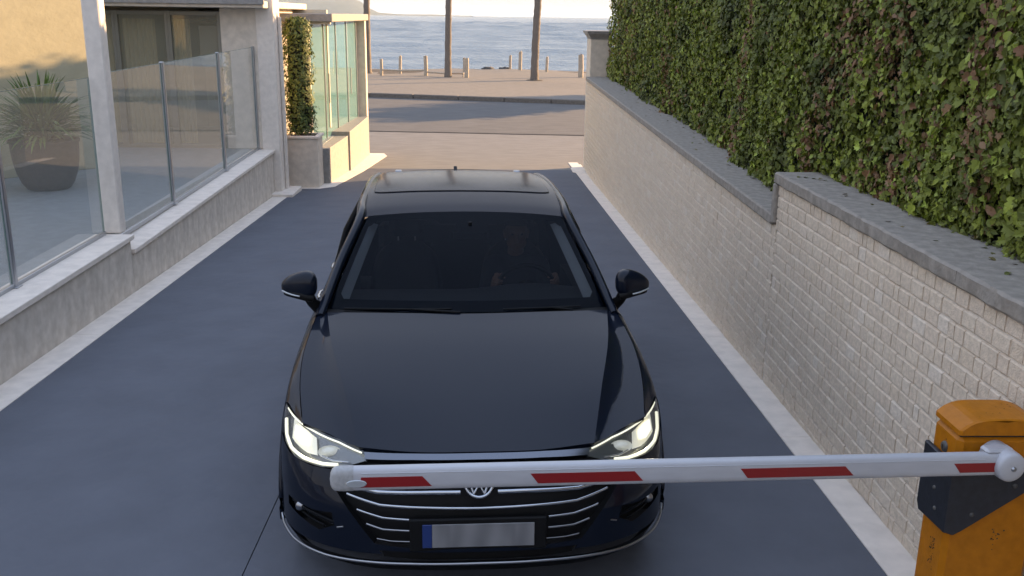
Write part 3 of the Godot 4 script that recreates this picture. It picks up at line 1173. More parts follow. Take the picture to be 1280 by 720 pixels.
	# low counter inside, seen through the glass
	g = Geo.new()
	g.box(Vector3(-1.2, 0.5, -3.4), Vector3(0.6, 0.95, 2.2), 0.01)
	part(t, "counter", g, M.pale_stone)

# ---------------------------------------------------------------- promenade
func palm(label: String, at: Vector3, h: float, r: float, lean: Vector3, sd: int) -> void:
	rng.seed = sd
	var t := thing("palm_tree", label, "palm tree", at, "palm trees along the promenade")
	var g := Geo.new()
	var path := []
	var radii := []
	for k in 60:
		var f := k / 59.0
		path.append(Vector3(0, h * f - 0.1, 0) + lean * f * f + Vector3(rng.randf_range(-0.012, 0.012), 0, rng.randf_range(-0.012, 0.012)))
		radii.append(r * (1.0 - 0.22 * f + 0.30 * exp(-f * 34.0)) * (1.0 + 0.02 * (k % 2) + rng.randf_range(-0.03, 0.03)))
	g.tube(path, radii, 14, true, Vector3.RIGHT)
	part(t, "trunk", g, M.bark)
	var top: Vector3 = path[-1]
	g = Geo.new()
	for k in 26:
		var a := k * 2.39996
		var lift := lerpf(1.1, -0.35, k / 25.0)
		g.tint = Color(0.05, 0.075, 0.02) * rng.randf_range(0.7, 1.2)
		var d := Vector3(cos(a) * cos(lift), sin(lift), sin(a) * cos(lift)).normalized()
		var p := top
		var side := d.cross(Vector3.UP).normalized()
		for q in 14:
			var l := 0.55 * sin(PI * (0.12 + 0.85 * q / 13.0)) + 0.06
			for s in [-1.0, 1.0]:
				var tip: Vector3 = p + (side * s * 0.9 + d * 0.5 + Vector3.DOWN * 0.45).normalized() * l
				g.tri(p - d * 0.035, p + d * 0.035, tip)
			p += d * 0.21
			d = (d + Vector3.DOWN * 0.07).normalized()
	part(t, "crown", g, M.leaf)
	if at.x > 0.0:
		g = Geo.new()
		g.lathe([Vector2(0.0, 0.05), Vector2(r * 1.8, 0.05), Vector2(r * 2.6, -0.03)], 14)
		part(t, "root_collar", g, M.soil)

func promenade() -> void:
	var y := ROAD_Y + 0.10
	palm("slender palm trunk on the sand nearest the middle of the view", Vector3(-1.86, y, -54.0), 9.0, 0.185, Vector3(0.25, 0, 0), 31)
	palm("slightly leaning palm trunk on the sand nearest the brick wall", Vector3(2.80, y, -52.3), 8.6, 0.21, Vector3(0.5, 0, 0), 32)
	palm("palm trunk rising behind the roof of the teal glass room", Vector3(-6.75, y, -58.5), 9.4, 0.20, Vector3(0.1, 0, 0), 33)
	var posts := [
		[Vector3(-5.68, 0, -55.7), 1.05, "short pale timber post next to the glass room corner, first from the left"],
		[Vector3(-4.83, 0, -58.2), 1.15, "thin pale timber post, second from the left on the sand"],
		[Vector3(-3.16, 0, -55.4), 1.30, "stout pale timber post left of the middle palm trunk"],
		[Vector3(-0.83, 0, -53.8), 1.25, "timber post with pale top close on the right of the middle palm trunk"],
		[Vector3(-1.08, 0, -60.0), 1.0, "thin timber post farther back beside the middle palm trunk"],
		[Vector3(1.83, 0, -64.4), 1.0, "dark timber post standing farthest out by the water"],
		[Vector3(2.43, 0, -62.8), 1.35, "tall pale timber post left of the leaning palm trunk"],
		[Vector3(4.06, 0, -61.7), 1.05, "small timber post right of the leaning palm trunk"],
		[Vector3(5.68, 0, -56.4), 1.45, "thick weathered timber post closest to the brick wall pier"]]
	rng.seed = 40
	for p in posts:
		var t := thing("timber_post", p[2], "post", p[0] + Vector3(0, y - 0.06, 0), "timber posts along the beach")
		p[1] = p[1] * 0.9
		var r: float = 0.115 if p[1] > 1.08 else 0.09
		if p[0].x > 5.0:
			r = 0.15
		var g := Geo.new()
		g.tube([Vector3(0, -0.1, 0), Vector3(0.01, p[1] * 0.5, 0), Vector3(rng.randf_range(-0.03, 0.03), p[1] - 0.03, 0), Vector3(0.0, p[1], 0)], [r * 1.05, r, r * 0.95, r * 0.75], 10)
		part(t, "shaft", g, M.timber)
	var rails := [
		[Vector3(-5.68, 0.30, -55.7), Vector3(-3.16, 0.30, -55.4), "low timber rail between the first and the stout post"],
		[Vector3(-3.16, 0.22, -55.4), Vector3(-1.0, 0.22, -54.2), "low timber rail behind the middle palm trunk"]]
	for r in rails:
		var o := thing("beach_rail", r[2], "rail", r[0] + Vector3(0, y, 0), "timber rails along the beach")
		var d: Vector3 = r[1] - r[0]
		var g := Geo.new()
		g.tube([Vector3.ZERO, d * 0.5 + Vector3(0, -0.04, 0), d], [0.045], 8)
		part(o, "bar", g, M.timber)
		g = Geo.new()
		for q in [0.02, 0.98]:
			var f: Vector3 = d * q
			g.tube([f + Vector3(0, 0.03, 0), Vector3(f.x, -r[0].y - 0.1, f.z)], [0.035], 6)
		part(o, "foot", g, M.timber)
	street_tree("round leafy tree on the promenade nearest beyond the brick wall", Vector3(14.0, y, -46.0), 4.4, 2.0, 61)
	street_tree("broad leafy tree on the promenade farther along from the brick wall", Vector3(9.5, y, -41.0), 3.6, 1.8, 62)
	# dark rocks at the water's edge
	for k in [0, 2]:
		var at: Vector3 = [Vector3(0.4, 0, -64.0), Vector3(1.0, 0, -64.6), Vector3(1.5, 0, -64.2), Vector3(2.9, 0, -63.9), Vector3(-0.2, 0, -64.5)][k]
		var name_of: String = ["low dark rock at the water's edge left of the farthest post", "flat dark rock touching the farthest timber post on its left", "small dark rock at the foot of the farthest timber post", "dark rock at the water's edge by the leaning palm", "leftmost low dark rock at the water's edge"][k]
		var t := thing("rock", name_of, "rock", at + Vector3(0, y - 0.05, 0), "rocks at the water's edge")
		var g := Geo.new()
		var nz := noise(700 + k, 1.2, 3)
		var rows := []
		for i in 8:
			var row := PackedVector3Array()
			for j in 13:
				var a := TAU * (j % 12) / 12.0
				var b := PI * i / 7.0
				var d := Vector3(sin(b) * cos(a), cos(b), sin(b) * sin(a))
				row.append(d * Vector3(0.42, 0.16, 0.3) * (1.0 + 0.6 * nz.get_noise_3dv(d)))
			rows.append(row)
		g.grid(rows, Vector3.ZERO)
		part(t, "stone", g, M.rock)

func street_tree(label: String, at: Vector3, h: float, w: float, sd: int) -> void:
	rng.seed = sd
	var t := thing("street_tree", label, "tree", at, "street trees along the promenade")
	var g := Geo.new()
	g.tube([Vector3(0, -0.1, 0), Vector3(0.1, h * 0.3, 0), Vector3(0.0, h * 0.75, 0.1)], [0.22, 0.17, 0.06], 10, true, Vector3.RIGHT)
	for k in 7:
		var a := k * 2.4
		g.tube([Vector3(0.08, h * (0.3 + 0.05 * k), 0), Vector3(cos(a) * w * 0.35, h * (0.45 + 0.05 * k), sin(a) * w * 0.35), Vector3(cos(a) * w * 0.7, h * (0.52 + 0.05 * k), sin(a) * w * 0.7)], [0.09, 0.06, 0.02], 7, true, Vector3.RIGHT)
	part(t, "trunk", g, M.bark)
	var xf := []
	var cols := []
	var hubs := []
	for k in 26:
		var d := Vector3(rng.randfn(), rng.randfn() * 0.7, rng.randfn()).normalized()
		hubs.append(Vector3(0, h * 0.66, 0) + d * Vector3(w, h * 0.3, w) * rng.randf_range(0.45, 1.0))
	for i in 5200:
		var c: Vector3 = hubs[rng.randi() % 26]
		var p := c + Vector3(rng.randfn(), rng.randfn() * 0.7, rng.randfn()) * w * 0.17
		var b := Basis.from_euler(Vector3(rng.randf() * TAU, rng.randf() * TAU, rng.randf() * TAU)) * rng.randf_range(0.12, 0.22)
		xf.append(Transform3D(b, p))
		cols.append(Color(0.04, 0.065, 0.015).lerp(Color(0.09, 0.12, 0.03), rng.randf()))
	scatter(t, "crown", oval_leaf(0.32, 0.3, 0.2), M.leaf, xf, cols)

# ---------------------------------------------------------------- barrier
func barrier() -> void:
	var t := thing("barrier", "orange barrier cabinet by the brick wall with lowered white arm striped in red", "barrier", Vector3(2.055, -0.133, -3.505))
	var g := Geo.new()
	g.box(Vector3(0, 0.56, 0), Vector3(0.36, 1.12, 0.214), 0.020)
	part(t, "body", g, M.orange)
	# domed lid, flush with the body
	g = Geo.new()
	var prof := PackedVector2Array()
	for k in 15:
		var a := lerpf(-1.0, 1.0, k / 14.0)
		prof.append(Vector2(a * 0.182, 1.146 + 0.048 * (1.0 - a * a * a * a)))
	prof.append(Vector2(0.182, 1.126))
	prof.append(Vector2(-0.182, 1.126))
	g.extrude(prof, -0.109, 0.109, Transform3D.IDENTITY, 0.010)
	part(t, "lid", g, M.orange)
	g = Geo.new()
	g.box(Vector3(0, 1.123, 0), Vector3(0.35, 0.006, 0.204), 0.0)
	part(t, "seam", g, M.seam)
	g = Geo.new()
	g.box(Vector3(0, 0.015, 0), Vector3(0.42, 0.03, 0.28), 0.006)
	part(t, "base_plate", g, M.navy)
	# lock on the side that faces the driveway
	g = Geo.new()
	g.lathe([Vector2(0, 0.010), Vector2(0.014, 0.010), Vector2(0.020, 0.008), Vector2(0.024, 0.0)], 16, Vector3(-0.18, 1.035, 0.005), Basis(Vector3(0, 0, 1), PI / 2))
	var lk := part(t, "lock", g, M.dull)
	g = Geo.new()
	g.box(Vector3(-0.191, 1.035, 0.005), Vector3(0.003, 0.020, 0.004), 0.0)
	part(lk, "keyhole", g, M.grime)
	# scuffs and old glue: thin uneven flecks
	rng.seed = 51
	g = Geo.new()
	for s in [[-0.1812, 1.03, 0.02, 0, 16], [-0.1812, 0.60, 0.02, 0, 34], [-0.1812, 0.53, 0.02, 0, 16], [0.03, 0.70, 0.1082, 1, 18], [0.03, 1.06, 0.1082, 1, 8], [0.06, 0.42, 0.1082, 1, 6]]:
		for q in s[4]:
			var du := rng.randfn(0.0, 0.012)
			var dv := rng.randfn(0.0, 0.018)
			var sz := rng.randf_range(0.0012, 0.0042)
			var c := Vector3(s[0], s[1] + dv, s[2] + du) if s[3] == 0 else Vector3(s[0] + du, s[1] + dv, s[2])
			var ux := Vector3(0, 0, sz) if s[3] == 0 else Vector3(sz, 0, 0)
			g.quad(c - ux - Vector3(0, sz, 0), c + ux - Vector3(0, sz * 0.6, 0), c + ux * 0.7 + Vector3(0, sz, 0), c - ux * 0.8 + Vector3(0, sz * 0.8, 0), Vector3(0, s[1], 0))
	for q in 60:
		var c := Vector3(rng.randf_range(-0.15, 0.15), 0, rng.randf_range(-0.09, 0.09))
		if absf(c.x + c.z * 1.2 - 0.02) > 0.035:
			continue
		var f := c.x / 0.182
		c.y = 1.1468 + 0.048 * (1.0 - f * f * f * f)
		var sz := rng.randf_range(0.001, 0.003)
		g.quad(c + Vector3(-sz, 0, -sz), c + Vector3(sz, 0, -sz * 0.7), c + Vector3(sz * 0.8, 0, sz), c + Vector3(-sz, 0, sz * 0.6), Vector3.ZERO)
	part(t, "scuff_marks", g, M.grime, "stuff")
	# dark bracket plate, wrapped round the corner
	g = Geo.new()
	g.extrude(PackedVector2Array([Vector2(-0.206, 1.01), Vector2(0.21, 1.01), Vector2(0.21, 0.975), Vector2(-0.135, 0.722), Vector2(-0.165, 0.705), Vector2(-0.206, 0.720)]), 0.110, 0.134, Transform3D.IDENTITY, 0.005)
	g.extrude(PackedVector2Array([Vector2(-0.133, 1.01), Vector2(-0.133, 0.718), Vector2(0.09, 0.70), Vector2(0.112, 0.73), Vector2(0.112, 1.01)]), 0.183, 0.2055, Transform3D(Basis(Vector3(0, 0, -1), Vector3.UP, Vector3(-1, 0, 0)), Vector3.ZERO), 0.005)
	var br := part(t, "bracket", g, M.navy)
	for p in [Vector3(0.055, 0.925, 0.134), Vector3(-0.10, 0.80, 0.134)]:
		g = Geo.new()
		g.lathe([Vector2(0, 0.006), Vector2(0.008, 0.006), Vector2(0.010, 0.0)], 10, p, Basis(Vector3.RIGHT, PI / 2))
		part(br, "bolt", g, M.dull)
	for p in [Vector3(-0.2055, 0.86, 0.02), Vector3(-0.2055, 0.78, 0.045)]:
		g = Geo.new()
		g.lathe([Vector2(0, 0.006), Vector2(0.008, 0.006), Vector2(0.010, 0.0)], 10, p, Basis(Vector3(0, 0, 1), PI / 2))
		part(br, "bolt", g, M.dull)
	# the arm: hub outside the bracket, boom across the driveway
	var hub := Vector3(2.020, 0.918, -3.318)
	var tip := Vector3(-0.511, 1.012, -3.013)
	var bx := (tip - hub).normalized()      # towards the tip
	var bz := bx.cross(Vector3.UP).normalized()
	if bz.z < 0:
		bz = -bz
	var by := bz.cross(bx).normalized()
	if by.y < 0:
		by = -by
	var length := hub.distance_to(tip)
	# rounded hollow section
	var sec := []
	for k in 29:
		var a := TAU * k / 28.0
		var ca := cos(a)
		var sa := sin(a)
		sec.append(Vector2(signf(ca) * pow(absf(ca), 0.62) * 0.026, signf(sa) * pow(absf(sa), 0.62) * 0.0415))
	g = Geo.new()
	var rows := []
	var path := []
	for x in [0.02, 0.3, 0.9, 1.5, 2.1, length - 0.07]:
		var row := PackedVector3Array()
		for s in sec:
			row.append(Vector3(x, s.y * (1.10 - 0.03 * x), s.x))
		rows.append(row)
		path.append(Vector3(x, 0, 0))
	g.grid(rows)
	g._fix(rows, path)
	var arm := part(t, "arm", g, M.arm)
	arm.transform = Transform3D(Basis(bx, by, bz), hub - t.position)
	# end cap
	g = Geo.new()
	rows = []
	path = []
	for q in [[0.0, 1.05], [0.045, 1.05], [0.062, 1.0], [0.072, 0.82], [0.078, 0.5], [0.08, 0.02]]:
		var row := PackedVector3Array()
		for s in sec:
			row.append(Vector3(length - 0.075 + q[0], s.y * q[1], s.x * q[1]))
		rows.append(row)
		path.append(Vector3(length - 0.075 + minf(q[0], 0.05), 0, 0))
	g.grid(rows)
	g._fix(rows, path)
	part(arm, "end_cap", g, M.cap)
	g = Geo.new()
	var ell := PackedVector2Array()
	for k in 16:
		ell.append(Vector2(length - 0.085 + cos(TAU * k / 16) * 0.036, -0.008 + sin(TAU * k / 16) * 0.015))
	g.extrude(ell, 0.0265, 0.0325, Transform3D.IDENTITY, 0.003)
	part(arm, "reflector", g, M.reflector)
	# stripes: reflective strips on the front face, their ends cut aslant
	for q in [[length - 0.10, length - 0.10, 2.241, 2.207], [1.861, 1.832, 1.481, 1.447], [1.082, 1.051, 0.672, 0.634], [0.231, 0.200, 0.05, 0.05]]:
		g = Geo.new()
		g.extrude(PackedVector2Array([Vector2(q[0], 0.014), Vector2(q[2], 0.014), Vector2(q[3], -0.024), Vector2(q[1], -0.024)]), 0.0243, 0.0272, Transform3D.IDENTITY, 0.0008)
		part(arm, "red_stripe", g, M.red)
	# a fine ridge along the boom
	g = Geo.new()
	g.box(Vector3(length * 0.5, 0.027, 0.0235), Vector3(length - 0.2, 0.003, 0.005), 0.001)
	part(arm, "ridge", g, M.arm)
	# hub cover
	g = Geo.new()
	g.lathe([Vector2(0.0, 0.056), Vector2(0.03, 0.056), Vector2(0.050, 0.052), Vector2(0.058, 0.044), Vector2(0.060, 0.03), Vector2(0.062, -0.075), Vector2(0.0, -0.075)], 30, Vector3(0, 0, 0), Basis(Vector3.RIGHT, PI / 2))
	part(arm, "hub_cover", g, M.arm)
	g = Geo.new()
	g.lathe([Vector2(0.0, 0.062), Vector2(0.008, 0.062), Vector2(0.011, 0.055)], 12, Vector3.ZERO, Basis(Vector3.RIGHT, PI / 2))
	part(arm, "hub_bolt", g, M.satin)
	g = Geo.new()
	g.box(Vector3(0.03, 0.050, -0.015), Vector3(0.12, 0.022, 0.055), 0.010)
	part(arm, "clamp", g, M.arm)

# ---------------------------------------------------------------- car
# car axes: x to the right of the picture, y up from the ramp, s backwards from the nose
const CW := 0.985
const CL := 0.85
const CN := 2.7
const RY := [0.10, 0.15, 0.22, 0.30, 0.42, 0.52, 0.62, 0.70, 0.76, 0.90]
const RS := [0.12, 0.07, 0.015, 0.03, 0.03, 0.035, 0.07, 0.12, 0.17, 0.32]

func cp(x: float, y: float, s: float) -> Vector3:
	return Vector3(x, y, -s)

func rake(y: float) -> float:
	if y <= RY[0]:
		return RS[0]
	for i in RY.size() - 1:
		if y <= RY[i + 1]:
			return lerpf(RS[i], RS[i + 1], (y - RY[i]) / (RY[i + 1] - RY[i]))
	return RS[-1]

func soft_rake(y: float) -> float:
	return (rake(y - 0.02) + rake(y) * 2.0 + rake(y + 0.02)) * 0.25

# a point on the front skin from (angle, height), moved outwards by off
func skin_at(phi: float, y: float, off: float) -> Vector3:
	var a := clampf(phi, -PI / 2, PI / 2)
	var x := CW * signf(a) * pow(absf(sin(a)), 2.0 / CN)
	var s := CL * (1.0 - pow(maxf(cos(a), 0.0), 2.0 / CN)) + soft_rake(y)
	if off == 0.0:
		return cp(x, y, s)
	# plan normal
	var nx := signf(a) * pow(absf(x) / CW, CN - 1.0) / CW
	var nz := pow(maxf(1.0 - (s - soft_rake(y)) / CL, 0.0), CN - 1.0) / CL
	var ny := (soft_rake(y + 0.01) - soft_rake(y - 0.01)) / 0.02 * nz
	var nn := Vector3(nx, ny, nz).normalized()
	return cp(x, y, s) + nn * off

func phi_of(x: float) -> float:
	return signf(x) * asin(pow(minf(absf(x) / CW, 1.0), CN * 0.5))

# a strip of skin between two outlines of (x, y) points
func band(g: Geo, up: Array, low: Array, off: float, mirror: float, k := 6, nv := 6, off_low = null) -> void:
	var rows := []
	var a := []
	var b := []
	for p in up:
		a.append(Vector3(phi_of(p[0]), p[1], 0))
	for p in low:
		b.append(Vector3(phi_of(p[0]), p[1], 0))
	a = line(a, k)
	b = line(b, k)
	for v in nv + 1:
		var t := float(v) / nv
		var row := PackedVector3Array()
		for i in a.size():
			var q: Vector3 = a[i].lerp(b[i], t)
			var o := off if off_low == null else lerpf(off, off_low, t)
			var p := skin_at(q.x, q.y, o)
			row.append(Vector3(p.x * mirror, p.y, p.z))
		rows.append(row)
	g.grid(rows, Vector3(0, 0.5, -1.5))

func line(pts: Array, k: int) -> Array:
	var out := []
	for i in pts.size() - 1:
		for q in k:
			out.append(pts[i].lerp(pts[i + 1], float(q) / k))
	out.append(pts[-1])
	return out

# a slim bar that follows the skin through (x, y) points
func skin_bar(g: Geo, pts: Array, off: float, r: float, mirror: float, flat := 0.7, k := 6) -> void:
	var path := []
	var a := []
	for p in pts:
		a.append(Vector3(phi_of(p[0]), p[1], 0))
	for q in line(a, k):
		var p := skin_at(q.x, q.y, off)
		path.append(Vector3(p.x * mirror, p.y, p.z))
	g.tube(path, [r], 8, true, Vector3.BACK, flat)

func mir(rows: Array, s: float) -> Array:
	var out := []
	for r in rows:
		var row := PackedVector3Array()
		for p in r:
			row.append(Vector3(p.x * s, p.y, p.z))
		out.append(row)
	return out

func car() -> void:
	var t := thing("saloon_car", "dark navy four-door saloon car waiting at the barrier with its headlights lit", "car")
	var sl := atan(SLOPE)
	var th := deg_to_rad(2.707)
	var fz := Vector3(0, sin(sl), cos(sl))
	var nn := Vector3(0, cos(sl), -sin(sl))
	var ex := Vector3(1, 0, 0)
	t.transform = Transform3D(Basis(cos(th) * ex - sin(th) * fz, nn, cos(th) * fz + sin(th) * ex), Vector3(0, SLOPE * -3.82 + 0.004, -3.82))
	car_front(t)
	car_hood(t)
	car_sides(t)
	car_cabin(t)
	car_interior(t)
	for s in [[0.95, 1.0], [0.95, -1.0], [3.80, 1.0], [3.80, -1.0]]:
		wheel(t, s[0], s[1])
	driver(t)

func car_front(t: Node3D) -> void:
	var g := Geo.new()
	# bumper: one painted skin, cut round grille, lamps and lower intake
	for m in [-1.0, 1.0]:
		band(g, [[0.60, 0.695], [0.66, 0.672], [0.776, 0.662], [0.90, 0.664], [0.966, 0.70]], [[0.655, 0.60], [0.70, 0.595], [0.80, 0.59], [0.91, 0.59], [0.966, 0.60]], 0.0, m, 5, 4)
		band(g, [[0.655, 0.60], [0.70, 0.595], [0.80, 0.59], [0.91, 0.59], [0.966, 0.60]], [[0.575, 0.50], [0.67, 0.49], [0.76, 0.475], [0.90, 0.47], [0.966, 0.49]], 0.0, m, 5, 4)
		# above, inside and below the fog pocket
		band(g, [[0.575, 0.50], [0.62, 0.495], [0.67, 0.49]], [[0.475, 0.375], [0.56, 0.375], [0.66, 0.43]], 0.0, m, 5, 5)
		band(g, [[0.475, 0.375], [0.56, 0.375], [0.66, 0.43], [0.735, 0.385], [0.90, 0.425], [0.966, 0.43]], [[0.44, 0.325], [0.54, 0.320], [0.66, 0.318], [0.76, 0.314], [0.90, 0.310], [0.966, 0.315]], 0.0, m, 5, 5)
		band(g, [[0.90, 0.47], [0.93, 0.478], [0.966, 0.49]], [[0.90, 0.425], [0.93, 0.427], [0.966, 0.43]], 0.0, m, 4, 3)
		# lower painted rim below the intake
		band(g, [[0.0, 0.362], [0.25, 0.362], [0.475, 0.375]], [[0.0, 0.345], [0.25, 0.345], [0.455, 0.345]], 0.004, m, 5, 2)
	part(t, "front_bumper", g, M.paint)
	g = Geo.new()
	for m in [-1.0, 1.0]:
		band(g, [[0.0, 0.345], [0.25, 0.345], [0.455, 0.345]], [[0.0, 0.295], [0.25, 0.295], [0.44, 0.30]], -0.03, m, 5, 3)
		band(g, [[0.0, 0.30], [0.3, 0.30], [0.505, 0.29], [0.75, 0.29], [0.966, 0.30]], [[0.0, 0.16], [0.3, 0.16], [0.505, 0.16], [0.75, 0.17], [0.955, 0.19]], -0.004, m, 6, 5, -0.08)
		# fog pocket floor
		band(g, [[0.655, 0.495], [0.76, 0.48], [0.905, 0.475]], [[0.655, 0.425], [0.735, 0.38], [0.905, 0.42]], -0.035, m, 6, 4)
	part(t, "lower_intake", g, M.black)
	g = Geo.new()
	for m in [-1.0, 1.0]:
		skin_bar(g, [[0.0, 0.288], [0.3, 0.287], [0.505, 0.281], [0.70, 0.272], [0.87, 0.270], [0.945, 0.285], [0.96, 0.315]], 0.004, 0.007, m, 0.8)
	part(t, "chrome_lip", g, M.satin)
	for m in [-1.0, 1.0]:
		g = Geo.new()
		skin_bar(g, [[0.665, 0.437], [0.74, 0.447], [0.885, 0.455]], -0.014, 0.010, m, 0.7)
		skin_bar(g, [[0.72, 0.405], [0.80, 0.415], [0.885, 0.435]], -0.018, 0.006, m, 0.7)
		var f := part(t, "fog_lamp_trim", g, M.gloss)
		g = Geo.new()
		skin_bar(g, [[0.615, 0.435], [0.645, 0.425]], 0.003, 0.004, m, 0.7)
		var p := skin_at(phi_of(0.84 * m), 0.45, -0.012)
		g.lathe([Vector2(0, 0.012), Vector2(0.02, 0.01), Vector2(0.026, 0.0)], 14, p, Basis(Vector3.RIGHT, PI / 2))
		part(f, "chrome_accent", g, M.satin)
	# grille: dark backing with bright bars
	g = Geo.new()
	for m in [-1.0, 1.0]:
		band(g, [[0.0, 0.735], [0.3, 0.733], [0.52, 0.725], [0.60, 0.695]], [[0.0, 0.60], [0.3, 0.60], [0.52, 0.60], [0.657, 0.60]], -0.045, m, 6, 4)
		band(g, [[0.0, 0.60], [0.3, 0.60], [0.52, 0.60], [0.657, 0.60]], [[0.0, 0.36], [0.2, 0.36], [0.36, 0.36], [0.475, 0.372]], -0.045, m, 6, 5)
		# walls between backing and bumper
		band(g, [[0.60, 0.695], [0.657, 0.60], [0.475, 0.372]], [[0.60, 0.695], [0.657, 0.60], [0.475, 0.372]], 0.0, m, 8, 2, -0.045)
	part(t, "grille_backing", g, M.black)
	var bars := [
		[[[0.0, 0.70], [0.30, 0.698], [0.50, 0.688], [0.585, 0.690]], 0.007],
		[[[0.0, 0.655], [0.20, 0.654], [0.46, 0.645], [0.60, 0.655]], 0.007],
		[[[0.085, 0.617], [0.20, 0.617], [0.46, 0.609], [0.548, 0.620], [0.63, 0.632]], 0.011],
		[[[0.0, 0.549], [0.20, 0.552], [0.449, 0.556], [0.602, 0.585]], 0.0075],
		[[[0.317, 0.496], [0.436, 0.499], [0.555, 0.525]], 0.0055],
		[[[0.317, 0.443], [0.437, 0.443], [0.512, 0.462]], 0.005],
		[[[0.30, 0.390], [0.40, 0.388], [0.465, 0.395]], 0.003]]
	for b in bars:
		var whole: bool = b[0][0][0] == 0.0
		g = Geo.new()
		for m in [-1.0, 1.0]:
			skin_bar(g, b[0], -0.008, b[1], m, 0.7, 5)
			if not whole or m > 0.0:
				part(t, "grille_bar", g, M.chrome if b[1] > 0.0053 else M.satin)
				g = Geo.new()
	# wide chrome strip under the bonnet edge
	g = Geo.new()
	for m in [-1.0, 1.0]:
		band(g, [[0.0, 0.760], [0.3, 0.759], [0.52, 0.754]], [[0.0, 0.738], [0.3, 0.737], [0.515, 0.729]], 0.006, m, 8, 4)
		band(g, [[0.0, 0.738], [0.3, 0.737], [0.515, 0.729]], [[0.0, 0.733], [0.3, 0.732], [0.515, 0.724]], 0.006, m, 8, 2, -0.03)
	part(t, "chrome_strip", g, M.chrome_dark)
	# badge: ring with a slim letter mark
	g = Geo.new()
	var mid := skin_at(0.0, 0.652, 0.0)
	var tilt := Basis(Vector3.RIGHT, -0.42)
	g.lathe([Vector2(0.052, 0.0), Vector2(0.056, 0.014), Vector2(0.064, 0.016), Vector2(0.070, 0.010), Vector2(0.071, 0.0)], 36, mid, tilt * Basis(Vector3.RIGHT, PI / 2))
	var bd := part(t, "badge", g, M.chrome)
	g = Geo.new()
	g.lathe([Vector2(0.0, 0.004), Vector2(0.054, 0.004)], 30, mid, tilt * Basis(Vector3.RIGHT, PI / 2))
	part(bd, "badge_disc", g, M.gloss)
	g = Geo.new()
	for w in [[Vector2(-0.024, 0.046), Vector2(0.0, 0.004)], [Vector2(0.024, 0.046), Vector2(0.0, 0.004)], [Vector2(-0.048, 0.018), Vector2(-0.024, -0.046)], [Vector2(-0.024, -0.046), Vector2(0.0, -0.004)], [Vector2(0.0, -0.004), Vector2(0.024, -0.046)], [Vector2(0.024, -0.046), Vector2(0.048, 0.018)]]:
		g.tube([mid + tilt * Vector3(w[0].x, w[0].y, 0.009), mid + tilt * Vector3(w[1].x, w[1].y, 0.009)], [0.0055], 6)
	part(bd, "badge_mark", g, M.chrome)
	# number plate on its dark carrier
	g = Geo.new()
	var pc := cp(-0.004, 0.428, 0.030)
	var pb := Basis(Vector3.RIGHT, -0.03)
	g.box(pc + Vector3(0, 0.0, -0.012), Vector3(0.62, 0.155, 0.022), 0.006, pb)
	var car_plate := part(t, "plate_carrier", g, M.black)
	g = Geo.new()
	g.box(pc + Vector3(0.022, 0, 0.004), Vector3(0.462, 0.112, 0.006), 0.002, pb)
	part(car_plate, "number_plate", g, M.plate)
	g = Geo.new()
	g.box(pc + Vector3(-0.231, 0, 0.004), Vector3(0.043, 0.112, 0.006), 0.002, pb)
	part(car_plate, "blue_band", g, M.plate_blue)
	# headlights
	for m in [-1.0, 1.0]:
		headlight(t, m)

